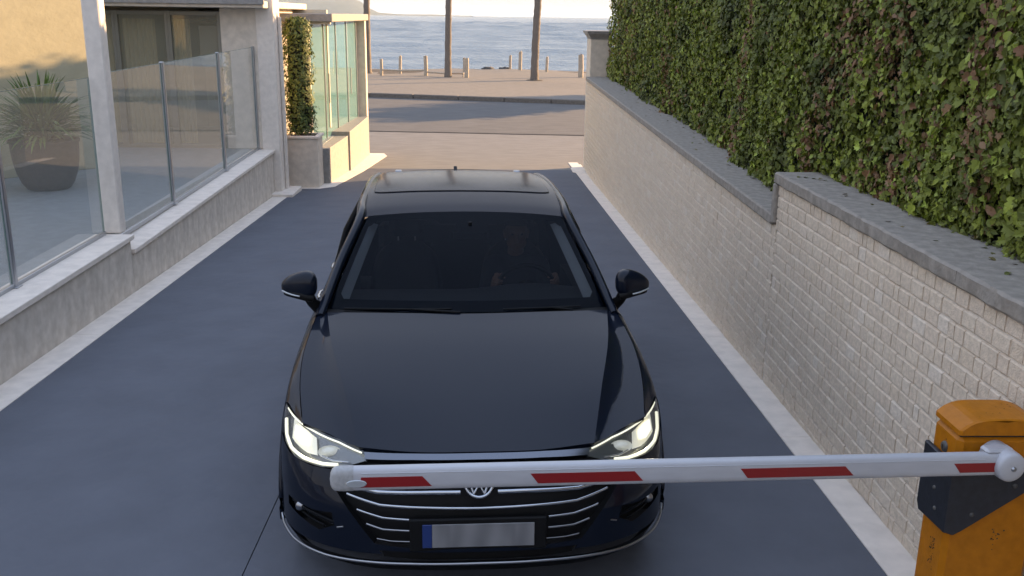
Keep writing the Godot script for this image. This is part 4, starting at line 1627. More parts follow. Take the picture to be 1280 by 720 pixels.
func headlight(t: Node3D, m: float) -> void:
	var up := [[0.523, 0.757], [0.643, 0.786], [0.786, 0.803], [0.87, 0.812], [0.915, 0.818], [0.937, 0.824]]
	var low := [[0.513, 0.724], [0.62, 0.688], [0.72, 0.670], [0.86, 0.664], [0.925, 0.690], [0.951, 0.765]]
	var g := Geo.new()
	band(g, up, low, -0.035, m, 6, 8)
	# rims
	band(g, up, up, 0.0, m, 6, 2, -0.035)
	band(g, low, low, 0.0, m, 6, 2, -0.035)
	var h := part(t, "headlight", g, M.lamp_house)
	# running-light strips along the upper and the lower edge
	g = Geo.new()
	skin_bar(g, [[0.535, 0.752], [0.643, 0.776], [0.786, 0.793], [0.87, 0.802], [0.93, 0.812]], -0.006, 0.0042, m, 1.0)
	skin_bar(g, [[0.648, 0.694], [0.72, 0.683], [0.82, 0.677], [0.895, 0.684], [0.93, 0.712], [0.940, 0.765]], -0.008, 0.0085, m, 0.9)
	part(h, "light_strip", g, M.lamp_strip)
	# main and side projector
	var mid := skin_at(phi_of(0.845 * m), 0.742, -0.026)
	g = Geo.new()
	var out := Vector3(m * 0.62, 0.35, 1.0).normalized()
	var bx := Vector3.UP.cross(out).normalized()
	var bs := Basis(bx, out, bx.cross(out))
	band(g, [[0.805, 0.768], [0.845, 0.779], [0.885, 0.779]], [[0.805, 0.732], [0.845, 0.722], [0.890, 0.735]], -0.016, m, 5, 5)
	part(h, "main_lamp", g, M.lamp)
	g = Geo.new()
	band(g, [[0.770, 0.772], [0.82, 0.784], [0.908, 0.794]], [[0.762, 0.708], [0.82, 0.700], [0.915, 0.710]], -0.026, m, 5, 5)
	part(h, "lamp_bowl", g, M.lamp_halo)
	var mid2 := skin_at(phi_of(0.70 * m), 0.738, -0.026)
	g = Geo.new()
	g.lathe([Vector2(0.0, 0.016), Vector2(0.018, 0.014), Vector2(0.028, 0.0), Vector2(0.036, 0.006)], 20, mid2, Basis(Vector3.RIGHT, PI / 2) * Basis.from_scale(Vector3(1.5, 1, 0.9)))
	part(h, "side_lamp", g, M.lamp_dim)
	g = Geo.new()
	skin_bar(g, [[0.60, 0.712], [0.68, 0.705], [0.74, 0.712]], -0.02, 0.006, m)
	part(h, "inner_fin", g, M.chrome)
	g = Geo.new()
	band(g, up, low, 0.0015, m, 6, 8)
	part(h, "lens", g, M.clear)
	var spot := SpotLight3D.new()
	spot.name = "headlight_beam" if m < 0 else "headlight_beam_001"
	t.add_child(spot)
	spot.position = mid + out * 0.05
	spot.rotation = Vector3(-0.18, 0, 0)
	spot.rotation.y = PI
	spot.rotation.x = -0.2
	spot.light_color = Color(1.0, 0.95, 0.82)
	spot.light_energy = 0.10
	spot.light_size = 0.04
	spot.spot_angle = 38
	spot.spot_angle_attenuation = 0.9
	spot.spot_range = 20.0
	spot.shadow_enabled = true

func car_hood(t: Node3D) -> void:
	# net rows run from the front edge to the windscreen, columns from the middle outwards
	var c0 := [cp(0, 0.766, 0.178), cp(0, 0.890, 0.60), cp(0, 1.000, 1.04), cp(0, 1.076, 1.435)]
	var c1 := [cp(0.28, 0.766, 0.187), cp(0.34, 0.897, 0.60), cp(0.39, 1.006, 1.04), cp(0.43, 1.080, 1.45)]
	var cc := [cp(0.545, 0.775, 0.235), cp(0.640, 0.912, 0.618), cp(0.745, 1.014, 1.055), cp(0.812, 1.080, 1.475)]
	var c3 := [cp(0.69, 0.797, 0.345), cp(0.765, 0.882, 0.66), cp(0.83, 0.981, 1.06), cp(0.845, 1.074, 1.46)]
	var c4 := [cp(0.826, 0.818, 0.445), cp(0.876, 0.900, 0.762), cp(0.893, 0.976, 1.06), cp(0.872, 1.062, 1.42)]
	var g := Geo.new()
	var full := []
	for i in 4:
		var r := []
		for c in [cc, c1]:
			r.append(Vector3(-c[i].x, c[i].y, c[i].z))
		for c in [c0, c1, cc]:
			r.append(c[i])
		full.append(r)
	var top := surf(full, 10, 10)
	g.grid(top, Vector3(0, 0, -1))
	for m in [-1.0, 1.0]:
		var net := []
		for i in 4:
			# a shallow hollow just outside the crease
			net.append([cc[i], cc[i].lerp(c3[i], 0.45) + Vector3(0, -0.006, 0), c3[i], c4[i]])
		g.grid(mir(surf(net, 6, 10), m), Vector3(0, 0, -1))
		# turned-down outer edge
		var e := curve(c4, 10)
		var rows := []
		for d in [0.0, 0.03]:
			var row := PackedVector3Array()
			for p in e:
				row.append(Vector3((p.x - d * 0.15) * m, p.y - d, p.z))
			rows.append(row)
		g.grid(rows, Vector3(0, 0.5, -1))
	# turned-down leading edge
	var lead := []
	for d in [0.0, 0.028]:
		var row := PackedVector3Array()
		for p in top[0]:
			row.append(p + Vector3(0, -d, -d * 0.5))
		lead.append(row)
	g.grid(lead, Vector3(0, 0.7, -1.5))
	for m in [-1.0, 1.0]:
		var rows := []
		for d in [0.0, 0.02]:
			var row := PackedVector3Array()
			for p in curve([cc[0], cc[0].lerp(c3[0], 0.45) + Vector3(0, -0.006, 0), c3[0], c4[0]], 6):
				row.append(Vector3(p.x * m, p.y - d, p.z - d * 0.5))
			rows.append(row)
		g.grid(rows, Vector3(0, 0.7, -1.5))
	part(t, "bonnet", g, M.paint)
	# black cowl and wipers
	g = Geo.new()
	var rows := []
	for q in [[0.0, -0.014], [0.06, 0.002]]:
		var row := PackedVector3Array()
		for k in 21:
			var u := lerpf(-1.0, 1.0, k / 20.0)
			row.append(cp(u * 0.82, 1.074 + 0.006 * u * u + q[1], 1.425 + 0.055 * u * u + q[0]))
		rows.append(row)
	g.grid(rows, null, null, Vector3.UP)
	part(t, "cowl", g, M.black)
	for w in [[-0.72, -0.10, 0.0], [0.20, 0.66, 0.0]]:
		g = Geo.new()
		var path := []
		for k in 9:
			var x := lerpf(w[0], w[1], k / 8.0)
			path.append(cp(x, 1.090 + 0.006 * k / 8.0, 1.470 + 0.06 * (x / 0.8) * (x / 0.8)))
		g.tube(path, [0.0055], 6)
		g.tube([path[5], path[8] + Vector3(0.05 if w[0] < 0 else -0.05, -0.014, 0.03)], [0.007], 6)
		part(t, "wiper", g, M.black)

func side_net() -> Array:
	return [
		[cp(0.832, 0.812, 0.452), cp(0.885, 0.818, 0.58), cp(0.937, 0.830, 0.70), cp(0.957, 0.770, 0.685), cp(0.964, 0.66, 0.635), cp(0.962, 0.50, 0.60), cp(0.956, 0.36, 0.58), cp(0.93, 0.25, 0.58)],
		[cp(0.880, 0.892, 0.762), cp(0.910, 0.890, 0.80), cp(0.945, 0.875, 0.84), cp(0.961, 0.800, 0.84), cp(0.968, 0.68, 0.83), cp(0.967, 0.53, 0.82), cp(0.957, 0.38, 0.82), cp(0.93, 0.25, 0.82)],
		[cp(0.898, 0.968, 1.06), cp(0.919, 0.958, 1.08), cp(0.945, 0.925, 1.10), cp(0.957, 0.845, 1.10), cp(0.965, 0.70, 1.10), cp(0.965, 0.55, 1.10), cp(0.955, 0.38, 1.10), cp(0.93, 0.25, 1.10)],
		[cp(0.877, 1.055, 1.42), cp(0.905, 1.03, 1.42), cp(0.938, 0.965, 1.42), cp(0.947, 0.86, 1.42), cp(0.956, 0.70, 1.42), cp(0.957, 0.52, 1.42), cp(0.946, 0.37, 1.42), cp(0.92, 0.24, 1.42)],
		[cp(0.868, 1.078, 1.60), cp(0.900, 1.05, 1.60), cp(0.938, 0.975, 1.60), cp(0.946, 0.86, 1.60), cp(0.955, 0.70, 1.60), cp(0.956, 0.52, 1.60), cp(0.945, 0.37, 1.60), cp(0.92, 0.24, 1.60)],
		[cp(0.876, 1.088, 2.70), cp(0.906, 1.06, 2.70), cp(0.945, 0.98, 2.70), cp(0.950, 0.86, 2.70), cp(0.955, 0.70, 2.70), cp(0.955, 0.52, 2.70), cp(0.945, 0.37, 2.70), cp(0.92, 0.24, 2.70)],
		[cp(0.862, 1.11, 3.60), cp(0.902, 1.08, 3.60), cp(0.950, 1.00, 3.60), cp(0.960, 0.87, 3.60), cp(0.966, 0.70, 3.60), cp(0.965, 0.53, 3.60), cp(0.95, 0.38, 3.60), cp(0.92, 0.25, 3.60)],
		[cp(0.80, 1.135, 4.30), cp(0.86, 1.11, 4.30), cp(0.93, 1.03, 4.30), cp(0.946, 0.88, 4.30), cp(0.95, 0.70, 4.30), cp(0.946, 0.53, 4.30), cp(0.935, 0.39, 4.30), cp(0.91, 0.30, 4.30)],
		[cp(0.66, 1.10, 4.88), cp(0.73, 1.09, 4.90), cp(0.82, 1.02, 4.92), cp(0.86, 0.88, 4.92), cp(0.88, 0.70, 4.92), cp(0.88, 0.53, 4.92), cp(0.86, 0.39, 4.90), cp(0.83, 0.32, 4.88)]]

func car_sides(t: Node3D) -> void:
	var rows := surf(side_net(), 4, 12)
	var arch := func(p: Vector3) -> bool:
		for s in [0.95, 3.80]:
			if Vector2(-p.z - s, p.y - 0.345).length() < 0.405:
				return true
		return false
	# row numbers at the shut lines: 12 rows to each station
	var spans := [["front_wing", 0, 52], ["front_door", 52, 61], ["rear_door", 61, 72], ["rear_wing", 72, rows.size() - 1]]
	for m in [-1.0, 1.0]:
		for sp in spans:
			var sub := mir(rows.slice(sp[1], sp[2] + 1), m)
			# shut-line gap
			if sp[1] > 0:
				var r0: PackedVector3Array = sub[0]
				for k in r0.size():
					r0[k] += Vector3(0, 0, -0.006)
				sub[0] = r0
			var g := Geo.new()
			g.grid(sub, Vector3(0, 0.6, sub[sub.size() / 2][3].z), arch)
			# edges turned inwards
			for e in [0, sub.size() - 1]:
				var lip := []
				for d in [0.0, 0.02]:
					var row := PackedVector3Array()
					for p in sub[e]:
						row.append(Vector3(p.x - m * d, p.y, p.z))
					lip.append(row)
				g.grid(lip, Vector3(0, 0.6, sub[sub.size() / 2][3].z), arch)
			var o := part(t, sp[0], g, M.paint)
			if sp[0].ends_with("door"):
				g = Geo.new()
				var hz: float = -2.46 if sp[0] == "front_door" else -3.36
				g.tube([Vector3(0.962 * m, 0.935, hz + 0.10), Vector3(0.974 * m, 0.937, hz + 0.06), Vector3(0.974 * m, 0.937, hz - 0.06), Vector3(0.962 * m, 0.935, hz - 0.10)], [0.012, 0.014, 0.014, 0.012], 8)
				part(o, "handle", g, M.chrome)
		# arch lips and dark liners
		for s in [0.95, 3.80]:
			var g := Geo.new()
			var lip := []
			var inner := []
			for k in 25:
				var a := lerpf(-0.20, PI + 0.20, k / 24.0)
				lip.append(Vector3(0.962 * m, 0.345 + sin(a) * 0.402, -s + cos(a) * 0.402))
				inner.append(PackedVector3Array([Vector3(0.955 * m, 0.345 + sin(a) * 0.40, -s + cos(a) * 0.40), Vector3(0.58 * m, 0.345 + sin(a) * 0.40, -s + cos(a) * 0.40)]))
			g.tube(lip, [0.012], 6)
			part(t, "arch_lip", g, M.paint)
			g = Geo.new()
			g.grid(inner)
			part(t, "arch_liner", g, M.black)
	# dark inner shell and floor so that no light leaks through shut lines
	var sh := Geo.new()
	sh.box(cp(0, 0.30, 2.7), Vector3(1.16, 0.12, 4.1), 0.0)
	sh.box(cp(0, 0.60, 0.80), Vector3(1.10, 0.24, 0.8), 0.05)
	for m in [-1.0, 1.0]:
		sh.box(cp(0.82 * m, 0.62, 2.38), Vector3(0.10, 0.66, 1.9), 0.0)
		sh.box(cp(0.85 * m, 0.27, 2.38), Vector3(0.16, 0.10, 1.95), 0.02)
	part(t, "floor_pan", sh, M.black)
	# tail
	var g := Geo.new()
	var tail := []
	for y in [1.10, 1.02, 0.88, 0.70, 0.53, 0.36]:
		var row := []
		for x in [-1.0, -0.6, 0.0, 0.6, 1.0]:
			var w: float = 0.70 if y > 1.05 else 0.84 if y > 0.95 else 0.87
			row.append(cp(x * w, y, 4.92 + 0.08 * (1.0 - x * x) - 0.03 * absf(y - 0.75)))
		tail.append(row)
	g.grid(surf(tail, 4, 3), cp(0, 0.7, 4.0))
	part(t, "rear_bumper", g, M.paint)
	g = Geo.new()
	var lid := [
		[cp(-0.78, 1.135, 4.45), cp(-0.4, 1.165, 4.62), cp(0, 1.17, 4.66), cp(0.4, 1.165, 4.62), cp(0.78, 1.135, 4.45)],
		[cp(-0.73, 1.125, 4.70), cp(-0.4, 1.155, 4.80), cp(0, 1.16, 4.82), cp(0.4, 1.155, 4.80), cp(0.73, 1.125, 4.70)],
		[cp(-0.68, 1.10, 4.90), cp(-0.4, 1.125, 4.97), cp(0, 1.13, 5.0), cp(0.4, 1.125, 4.97), cp(0.68, 1.10, 4.90)]]
	g.grid(surf(lid, 4, 4), cp(0, 0.5, 4.6))
	part(t, "boot_lid", g, M.paint)

func car_cabin(t: Node3D) -> void:
	# windscreen
	var rowsn := []
	for v in 5:
		var q := v / 4.0
		var r := []
		for u in [-1.0, -0.75, -0.4, 0.0, 0.4, 0.75, 1.0]:
			var b := cp(u * 0.81, 1.080 + 0.004 * u * u, 1.452 + 0.095 * u * u)
			var e := cp(u * 0.618, 1.538 - 0.02 * u * u, 2.262 - 0.062 * u * u)
			var p := b.lerp(e, q)
			p += Vector3(0, 0.87, 0.5) * 0.018 * (1.0 - u * u * 0.4) * sin(PI * q)
			r.append(p)
		rowsn.append(r)
	var ws := surf(rowsn, 6, 8)        # 33 rows, 37 columns
	var g := Geo.new()
	g.grid(ws, cp(0, 0.9, 2.6))
	var w := part(t, "windscreen", g, M.wind)
	# printed black edge just under the glass
	var off := func(p: Vector3) -> Vector3: return p + Vector3(0, -0.0035, -0.002)
	g = Geo.new()
	var at := func(u: float, v: float) -> Vector3:
		var i := clampf(v * 32.0, 0.0, 31.999)
		var j := clampf(u * 36.0, 0.0, 35.999)
		var a: Vector3 = ws[int(i)][int(j)].lerp(ws[int(i)][int(j) + 1], j - int(j))
		var b: Vector3 = ws[int(i) + 1][int(j)].lerp(ws[int(i) + 1][int(j) + 1], j - int(j))
		return a.lerp(b, i - int(i)) + Vector3(0, -0.0035, -0.002)
	var patch := func(u0a: float, u0b: float, u1a: float, u1b: float, v0: float, v1: float) -> void:
		# between v0 and v1; u range goes from (u0a..u1a) at v0 to (u0b..u1b) at v1
		var rr := []
		for i in 9:
			var f := i / 8.0
			var row := PackedVector3Array()
			for j in 19:
				row.append(at.call(lerpf(lerpf(u0a, u0b, f), lerpf(u1a, u1b, f), j / 18.0), lerpf(v0, v1, f)))
			rr.append(row)
		g.grid(rr, cp(0, 0.9, 2.6))
	patch.call(0.0, 0.0, 1.0, 1.0, 0.0, 0.10)
	patch.call(0.0, 0.0, 1.0, 1.0, 0.925, 1.0)
	patch.call(0.0, 0.0, 0.03, 0.035, 0.10, 0.925)
	patch.call(0.97, 0.965, 1.0, 1.0, 0.10, 0.925)
	# rounded lower and upper corners
	patch.call(0.028, 0.03, 0.055, 0.03, 0.10, 0.15)
	patch.call(0.945, 0.97, 0.972, 0.97, 0.10, 0.15)
	patch.call(0.035, 0.035, 0.045, 0.075, 0.87, 0.925)
	patch.call(0.955, 0.925, 0.965, 0.965, 0.87, 0.925)
	# camera field in the middle
	patch.call(0.40, 0.37, 0.66, 0.70, 0.86, 0.925)
	patch.call(0.475, 0.46, 0.575, 0.595, 0.74, 0.86)
	part(w, "black_border", g, M.frit)
	g = Geo.new()
	var cam_at: Vector3 = at.call(0.525, 0.845)
	g.tri(cam_at + Vector3(-0.018, -0.012, 0.004), cam_at + Vector3(0.018, -0.012, 0.004), cam_at + Vector3(0, 0.012, -0.012), cp(0, 0.9, 3))
	part(w, "camera_window", g, M.trim)
	# roof skin
	var rn := []
	for q in [[2.215, 1.518, 0.635], [2.45, 1.549, 0.658], [2.9, 1.581, 0.668], [3.4, 1.588, 0.668], [3.9, 1.574, 0.66], [4.2, 1.556, 0.632], [4.42, 1.535, 0.615]]:
		var r := []
		for u in [-1.0, -0.85, -0.5, 0.0, 0.5, 0.85, 1.0]:
			r.append(cp(u * q[2], q[1] + 0.016 * (1.0 - u * u) - 0.012 * pow(absf(u), 6.0), q[0] + 0.055 * (1.0 - u * u) * (1.0 if q[0] < 2.5 else 0.0)))
		rn.append(r)
	var rf := surf(rn, 5, 5)
	g = Geo.new()
	g.grid(rf, cp(0, 1.0, 3.2))
	var ro := part(t, "roof", g, M.roof)
	# glass sunroof panel, a dark seam round it
	var pick := func(u: float, s: float, up: float) -> Vector3:
		var best := 0
		for i in rf.size():
			if absf(-rf[i][15].z - s) < absf(-rf[best][15].z - s):
				best = i
		var i2 := clampi(best + (1 if -rf[best][15].z < s else -1), 0, rf.size() - 1)
		var za: float = -rf[best][15].z
		var zb: float = -rf[i2][15].z
		var f := 0.0 if is_equal_approx(za, zb) else (s - za) / (zb - za)
		var j := clampf((u * 0.5 + 0.5) * 30.0, 0.0, 29.999)
		var a: Vector3 = rf[best][int(j)].lerp(rf[best][int(j) + 1], j - int(j))
		var b: Vector3 = rf[i2][int(j)].lerp(rf[i2][int(j) + 1], j - int(j))
		var p := a.lerp(b, f)
		return p + Vector3(0, up, 0)
	for q in [[0.0, 0.0035, "sunroof_seal"], [0.010, 0.006, "sunroof"]]:
		g = Geo.new()
		var rr := []
		for i in 17:
			var row := PackedVector3Array()
			var v := i / 16.0
			for j in 21:
				var u := lerpf(-1.0, 1.0, j / 20.0)
				var round_off := 0.05 * pow(absf(u), 8.0) * (1.0 - v * 2.0)
				var s: float = lerpf(2.80 + q[0], 4.02 - q[0], v) + round_off
				row.append(pick.call(u * (0.80 + 0.05 * v - q[0] * 1.3), s, q[1]))
			rr.append(row)
		g.grid(rr, null, null, Vector3.UP)
		part(ro, q[2], g, M.roof if q[2] == "sunroof" else M.black)
	# fin aerial
	g = Geo.new()
	g.extrude(PackedVector2Array([Vector2(-0.08, 0.0), Vector2(0.09, 0.0), Vector2(0.085, 0.036), Vector2(0.06, 0.040), Vector2(0.0, 0.016)]), -0.014, 0.014, Transform3D(Basis(Vector3(0, 0, -1), Vector3.UP, Vector3.RIGHT), cp(-0.02, 1.552, 4.25)), 0.005)
	part(ro, "fin_aerial", g, M.gloss)
	for m in [-1.0, 1.0]:
		g = Geo.new()
		g.box(cp(0.50 * m, 1.556, 4.24), Vector3(0.055, 0.018, 0.08), 0.006)
		part(ro, "roof_clip", g, M.satin)
	# pillars and roof rails
	for m in [-1.0, 1.0]:
		g = Geo.new()
		var path := curve([cp(0.852 * m, 1.062, 1.45), cp(0.774 * m, 1.280, 1.83), cp(0.672 * m, 1.496, 2.20), cp(0.682 * m, 1.536, 2.55), cp(0.688 * m, 1.548, 3.2), cp(0.680 * m, 1.540, 3.85), cp(0.655 * m, 1.50, 4.25), cp(0.70 * m, 1.32, 4.52), cp(0.76 * m, 1.13, 4.62)], 6)
		g.tube(path, [0.030, 0.032, 0.034, 0.034, 0.034, 0.034, 0.034, 0.034, 0.034, 0.034, 0.034, 0.034, 0.036, 0.036], 10, true, Vector3(m, 0.5, 0.2), 0.8)
		part(t, "roof_pillar", g, M.paint)
		# side glass
		var low := [cp(0.864 * m, 1.083, 1.66), cp(0.872 * m, 1.090, 2.2), cp(0.872 * m, 1.093, 2.72), cp(0.866 * m, 1.105, 3.3), cp(0.850 * m, 1.115, 3.75), cp(0.825 * m, 1.125, 4.0)]
		var high := [cp(0.800 * m, 1.205, 1.70), cp(0.668 * m, 1.505, 2.24), cp(0.678 * m, 1.545, 2.72), cp(0.682 * m, 1.55, 3.3), cp(0.676 * m, 1.54, 3.75), cp(0.69 * m, 1.46, 4.05)]
		for sp in [[0, 2], [2, 5]]:
			var lo := curve(low.slice(sp[0], sp[1] + 1), 6)
			var hi := curve(high.slice(sp[0], sp[1] + 1), 6)
			var rr := []
			for v in 5:
				var row := PackedVector3Array()
				for k in lo.size():
					row.append(lo[k].lerp(hi[k], v / 4.0) + Vector3(0.006 * m * sin(PI * v / 4.0), 0, 0))
				rr.append(row)
			g = Geo.new()
			g.grid(rr, cp(0, 1.2, 2.8))
			part(t, "side_window", g, M.side_glass)
		g = Geo.new()
		g.tube([cp(0.874 * m, 1.08, 2.72), cp(0.80 * m, 1.33, 2.72), cp(0.682 * m, 1.55, 2.72)], [0.028], 8)
		part(t, "middle_pillar", g, M.gloss)
		g = Geo.new()
		g.tube(curve(low.slice(1), 4), [0.007], 6)
		part(t, "window_trim", g, M.satin)
		mirror(t, m)
	# rear glass
	g = Geo.new()
	var rg := [
		[cp(-0.60, 1.530, 4.40), cp(-0.3, 1.545, 4.44), cp(0, 1.55, 4.45), cp(0.3, 1.545, 4.44), cp(0.60, 1.530, 4.40)],
		[cp(-0.67, 1.35, 4.52), cp(-0.3, 1.37, 4.59), cp(0, 1.375, 4.61), cp(0.3, 1.37, 4.59), cp(0.67, 1.35, 4.52)],
		[cp(-0.74, 1.135, 4.60), cp(-0.4, 1.165, 4.66), cp(0, 1.17, 4.68), cp(0.4, 1.165, 4.66), cp(0.74, 1.135, 4.60)]]
	g.grid(surf(rg, 4, 4), cp(0, 1.0, 3.5))
	part(t, "rear_window", g, M.side_glass)

func mirror(t: Node3D, m: float) -> void:
	# housing: a rounded wedge, flat towards the car, fuller at the top
	var g := Geo.new()
	var rows := []
	for i in 15:
		var row := PackedVector3Array()
		var b := PI * i / 14.0
		for j in 25:
			var a := TAU * j / 24.0
			var d := Vector3(sin(b) * cos(a), cos(b), sin(b) * sin(a))
			# superellipsoid
			var p := Vector3(signf(d.x) * pow(absf(d.x), 0.72), signf(d.y) * pow(absf(d.y), 0.85), signf(d.z) * pow(absf(d.z), 0.8))
			var ox := p.x * 0.108
			var taper := lerpf(1.08, 0.52, clampf((p.x + 1.0) * 0.5, 0.0, 1.0) ** 2.0)
			var oy := p.y * 0.078 * taper - 0.012 * p.x + (0.012 if p.y > 0 else 0.0)
			var oz := p.z * (0.075 if p.z > 0 else 0.06) * lerpf(1.0, 0.7, clampf((p.x + 1.0) * 0.5, 0, 1))
			row.append(Vector3((0.985 + ox) * m, 1.20 + oy, -1.62 + oz - ox * 0.25))
		rows.append(row)
	g.grid(rows, Vector3(0.985 * m, 1.20, -1.62))
	var o := part(t, "door_mirror", g, M.paint)
	g = Geo.new()
	g.tube([Vector3(0.935 * m, 1.145, -1.62), Vector3(0.915 * m, 1.10, -1.63), Vector3(0.875 * m, 1.055, -1.66)], [0.034, 0.032, 0.042], 10, true, Vector3.BACK, 0.8)
	part(o, "stalk", g, M.black)
	g = Geo.new()
	var low := []
	for k in 9:
		var q := k / 8.0
		low.append(Vector3((0.90 + 0.17 * q) * m, 1.138 + 0.022 * q + 0.010 * sin(PI * q), -1.62 + 0.052 - 0.045 * q * q))
	g.tube(low, [0.022, 0.026, 0.028, 0.028, 0.027, 0.025, 0.022, 0.018, 0.010], 8)
	part(o, "lower_shell", g, M.black)
	g = Geo.new()
	var ind := []
	for k in 8:
		var q := k / 7.0
		ind.append(Vector3((0.975 + 0.108 * q) * m, 1.158 + 0.018 * q, -1.62 + 0.076 - 0.068 * q * q))
	g.tube(ind, [0.005], 6)
	part(o, "indicator", g, M.reflector)

func car_interior(t: Node3D) -> void:
	var g := Geo.new()
	var net := []
	for q in [[1.50, 1.045], [1.75, 1.075], [1.98, 1.080], [2.12, 1.045], [2.18, 0.93]]:
		var r := []
		for u in [-0.80, -0.4, 0.0, 0.40, 0.80]:
			r.append(cp(u, q[1] + (0.03 if u == 0.40 and q[0] > 1.9 and q[0] < 2.15 else 0.0), q[0]))
		net.append(r)
	g.grid(surf(net, 5, 4), cp(0, 0.6, 1.9))
	part(t, "dashboard", g, M.dash)
	# pillar linings, pale
	for m in [-1.0, 1.0]:
		g = Geo.new()
		var rows := []
		for k in 11:
			var q := k / 10.0
			var a := cp(0.775, 1.065, 1.60).lerp(cp(0.605, 1.475, 2.21), q) + Vector3(0, 0.004, 0.01) * sin(PI * q)
			rows.append(PackedVector3Array([Vector3((a.x + 0.015) * m, a.y + 0.005, a.z), Vector3((a.x - 0.020) * m, a.y - 0.008, a.z - 0.012), Vector3((a.x - 0.046) * m, a.y - 0.026, a.z - 0.06)]))
		g.grid(rows, cp(m * 1.2, 1.0, 2.4))
		part(t, "pillar_lining", g, M.trim)
	# roof lining and header
	g = Geo.new()
	g.box(cp(0, 1.49, 3.0), Vector3(1.16, 0.02, 1.5), 0.005)
	part(t, "roof_lining", g, M.dash)
	# inner mirror
	g = Geo.new()
	g.box(cp(0.03, 1.402, 2.14), Vector3(0.24, 0.065, 0.03), 0.015)
	g.tube([cp(0.03, 1.42, 2.14), cp(0.03, 1.49, 2.13)], [0.012], 6)
	part(t, "inner_mirror", g, M.black)
	# seats
	for x in [-0.40, 0.38]:
		g = Geo.new()
		var b := Basis(Vector3.RIGHT, -0.30)
		var back := [
			[cp(x - 0.23, 0.58, 2.72), cp(x - 0.2, 0.57, 2.64), cp(x, 0.57, 2.66), cp(x + 0.2, 0.57, 2.64), cp(x + 0.23, 0.58, 2.72)],
			[cp(x - 0.26, 0.85, 2.80), cp(x - 0.21, 0.85, 2.68), cp(x, 0.85, 2.73), cp(x + 0.21, 0.85, 2.68), cp(x + 0.26, 0.85, 2.80)],
			[cp(x - 0.22, 1.10, 2.92), cp(x - 0.17, 1.12, 2.83), cp(x, 1.12, 2.86), cp(x + 0.17, 1.12, 2.83), cp(x + 0.22, 1.10, 2.92)],
			[cp(x - 0.12, 1.19, 2.99), cp(x - 0.10, 1.21, 2.94), cp(x, 1.215, 2.95), cp(x + 0.10, 1.21, 2.94), cp(x + 0.12, 1.19, 2.99)]]
		g.grid(surf(back, 5, 5), cp(x, 0.9, 3.4))
		g.box(cp(x, 0.88, 2.98), Vector3(0.40, 0.62, 0.08), 0.03, b)
		g.box(cp(x, 0.50, 2.50), Vector3(0.50, 0.16, 0.56), 0.05)
		var s := part(t, "front_seat", g, M.seat)
		g = Geo.new()
		g.box(cp(x, 1.325, 3.02), Vector3(0.25, 0.19, 0.09), 0.04, b)
		part(s, "headrest", g, M.seat)
		g = Geo.new()
		for d in [-0.06, 0.06]:
			g.tube([cp(x + d, 1.18, 2.99), cp(x + d, 1.28, 3.01)], [0.006], 6)
		part(s, "headrest_stem", g, M.satin)
	g = Geo.new()
	g.box(cp(0, 0.85, 3.72), Vector3(1.3, 0.75, 0.14), 0.05, Basis(Vector3.RIGHT, -0.3))
	part(t, "rear_seat", g, M.seat)
	# steering wheel
	g = Geo.new()
	var ctr := cp(0.40, 1.035, 2.22)
	var wb := Basis(Vector3.RIGHT, 0.42)
	var ring := []
	for k in 33:
		var a := TAU * k / 32.0
		ring.append(ctr + wb * Vector3(cos(a) * 0.185, sin(a) * 0.185, 0))
	g.tube(ring, [0.016], 8, false, Vector3(0.1, 0.3, 1.0))
	var sw := part(t, "steering_wheel", g, M.black)
	g = Geo.new()
	g.lathe([Vector2(0.0, 0.03), Vector2(0.05, 0.025), Vector2(0.065, 0.0), Vector2(0.0, -0.05)], 18, ctr, wb * Basis(Vector3.RIGHT, -PI / 2))
	for a in [0.1, PI - 0.1, -PI / 2]:
		g.tube([ctr, ctr + wb * Vector3(cos(a) * 0.18, sin(a) * 0.18, 0)], [0.018, 0.013], 6)
	part(sw, "hub", g, M.black)

func wheel(t: Node3D, s: float, m: float) -> void:
	var at := cp(0.835 * m, 0.345, s)
	var b := Basis(Vector3(0, 0, 1), -PI / 2 * m)
	var g := Geo.new()
	g.lathe([Vector2(0.235, -0.105), Vector2(0.315, -0.108), Vector2(0.340, -0.085), Vector2(0.346, -0.03), Vector2(0.346, 0.03), Vector2(0.340, 0.085), Vector2(0.315, 0.108), Vector2(0.235, 0.105)], 40, at, b)
	var w := part(t, "wheel", g, M.rubber)
	g = Geo.new()
	g.lathe([Vector2(0.24, 0.104), Vector2(0.228, 0.108), Vector2(0.215, 0.06), Vector2(0.215, -0.08)], 40, at, b)
	for k in 5:
		for d in [-0.16, 0.16]:
			var a: float = TAU * k / 5.0 + d
			g.tube([at + b * Vector3(cos(a - d) * 0.04, 0.085, sin(a - d) * 0.04), at + b * Vector3(cos(a) * 0.222, 0.088, sin(a) * 0.222)], [0.022, 0.016], 6)
	g.lathe([Vector2(0.0, 0.10), Vector2(0.05, 0.098), Vector2(0.06, 0.06)], 16, at, b)
	part(w, "rim", g, M.alloy)
	g = Geo.new()
	g.lathe([Vector2(0.0, 0.02), Vector2(0.17, 0.02), Vector2(0.17, 0.0), Vector2(0.0, 0.0)], 30, at, b)
	part(w, "brake_disc", g, M.satin)

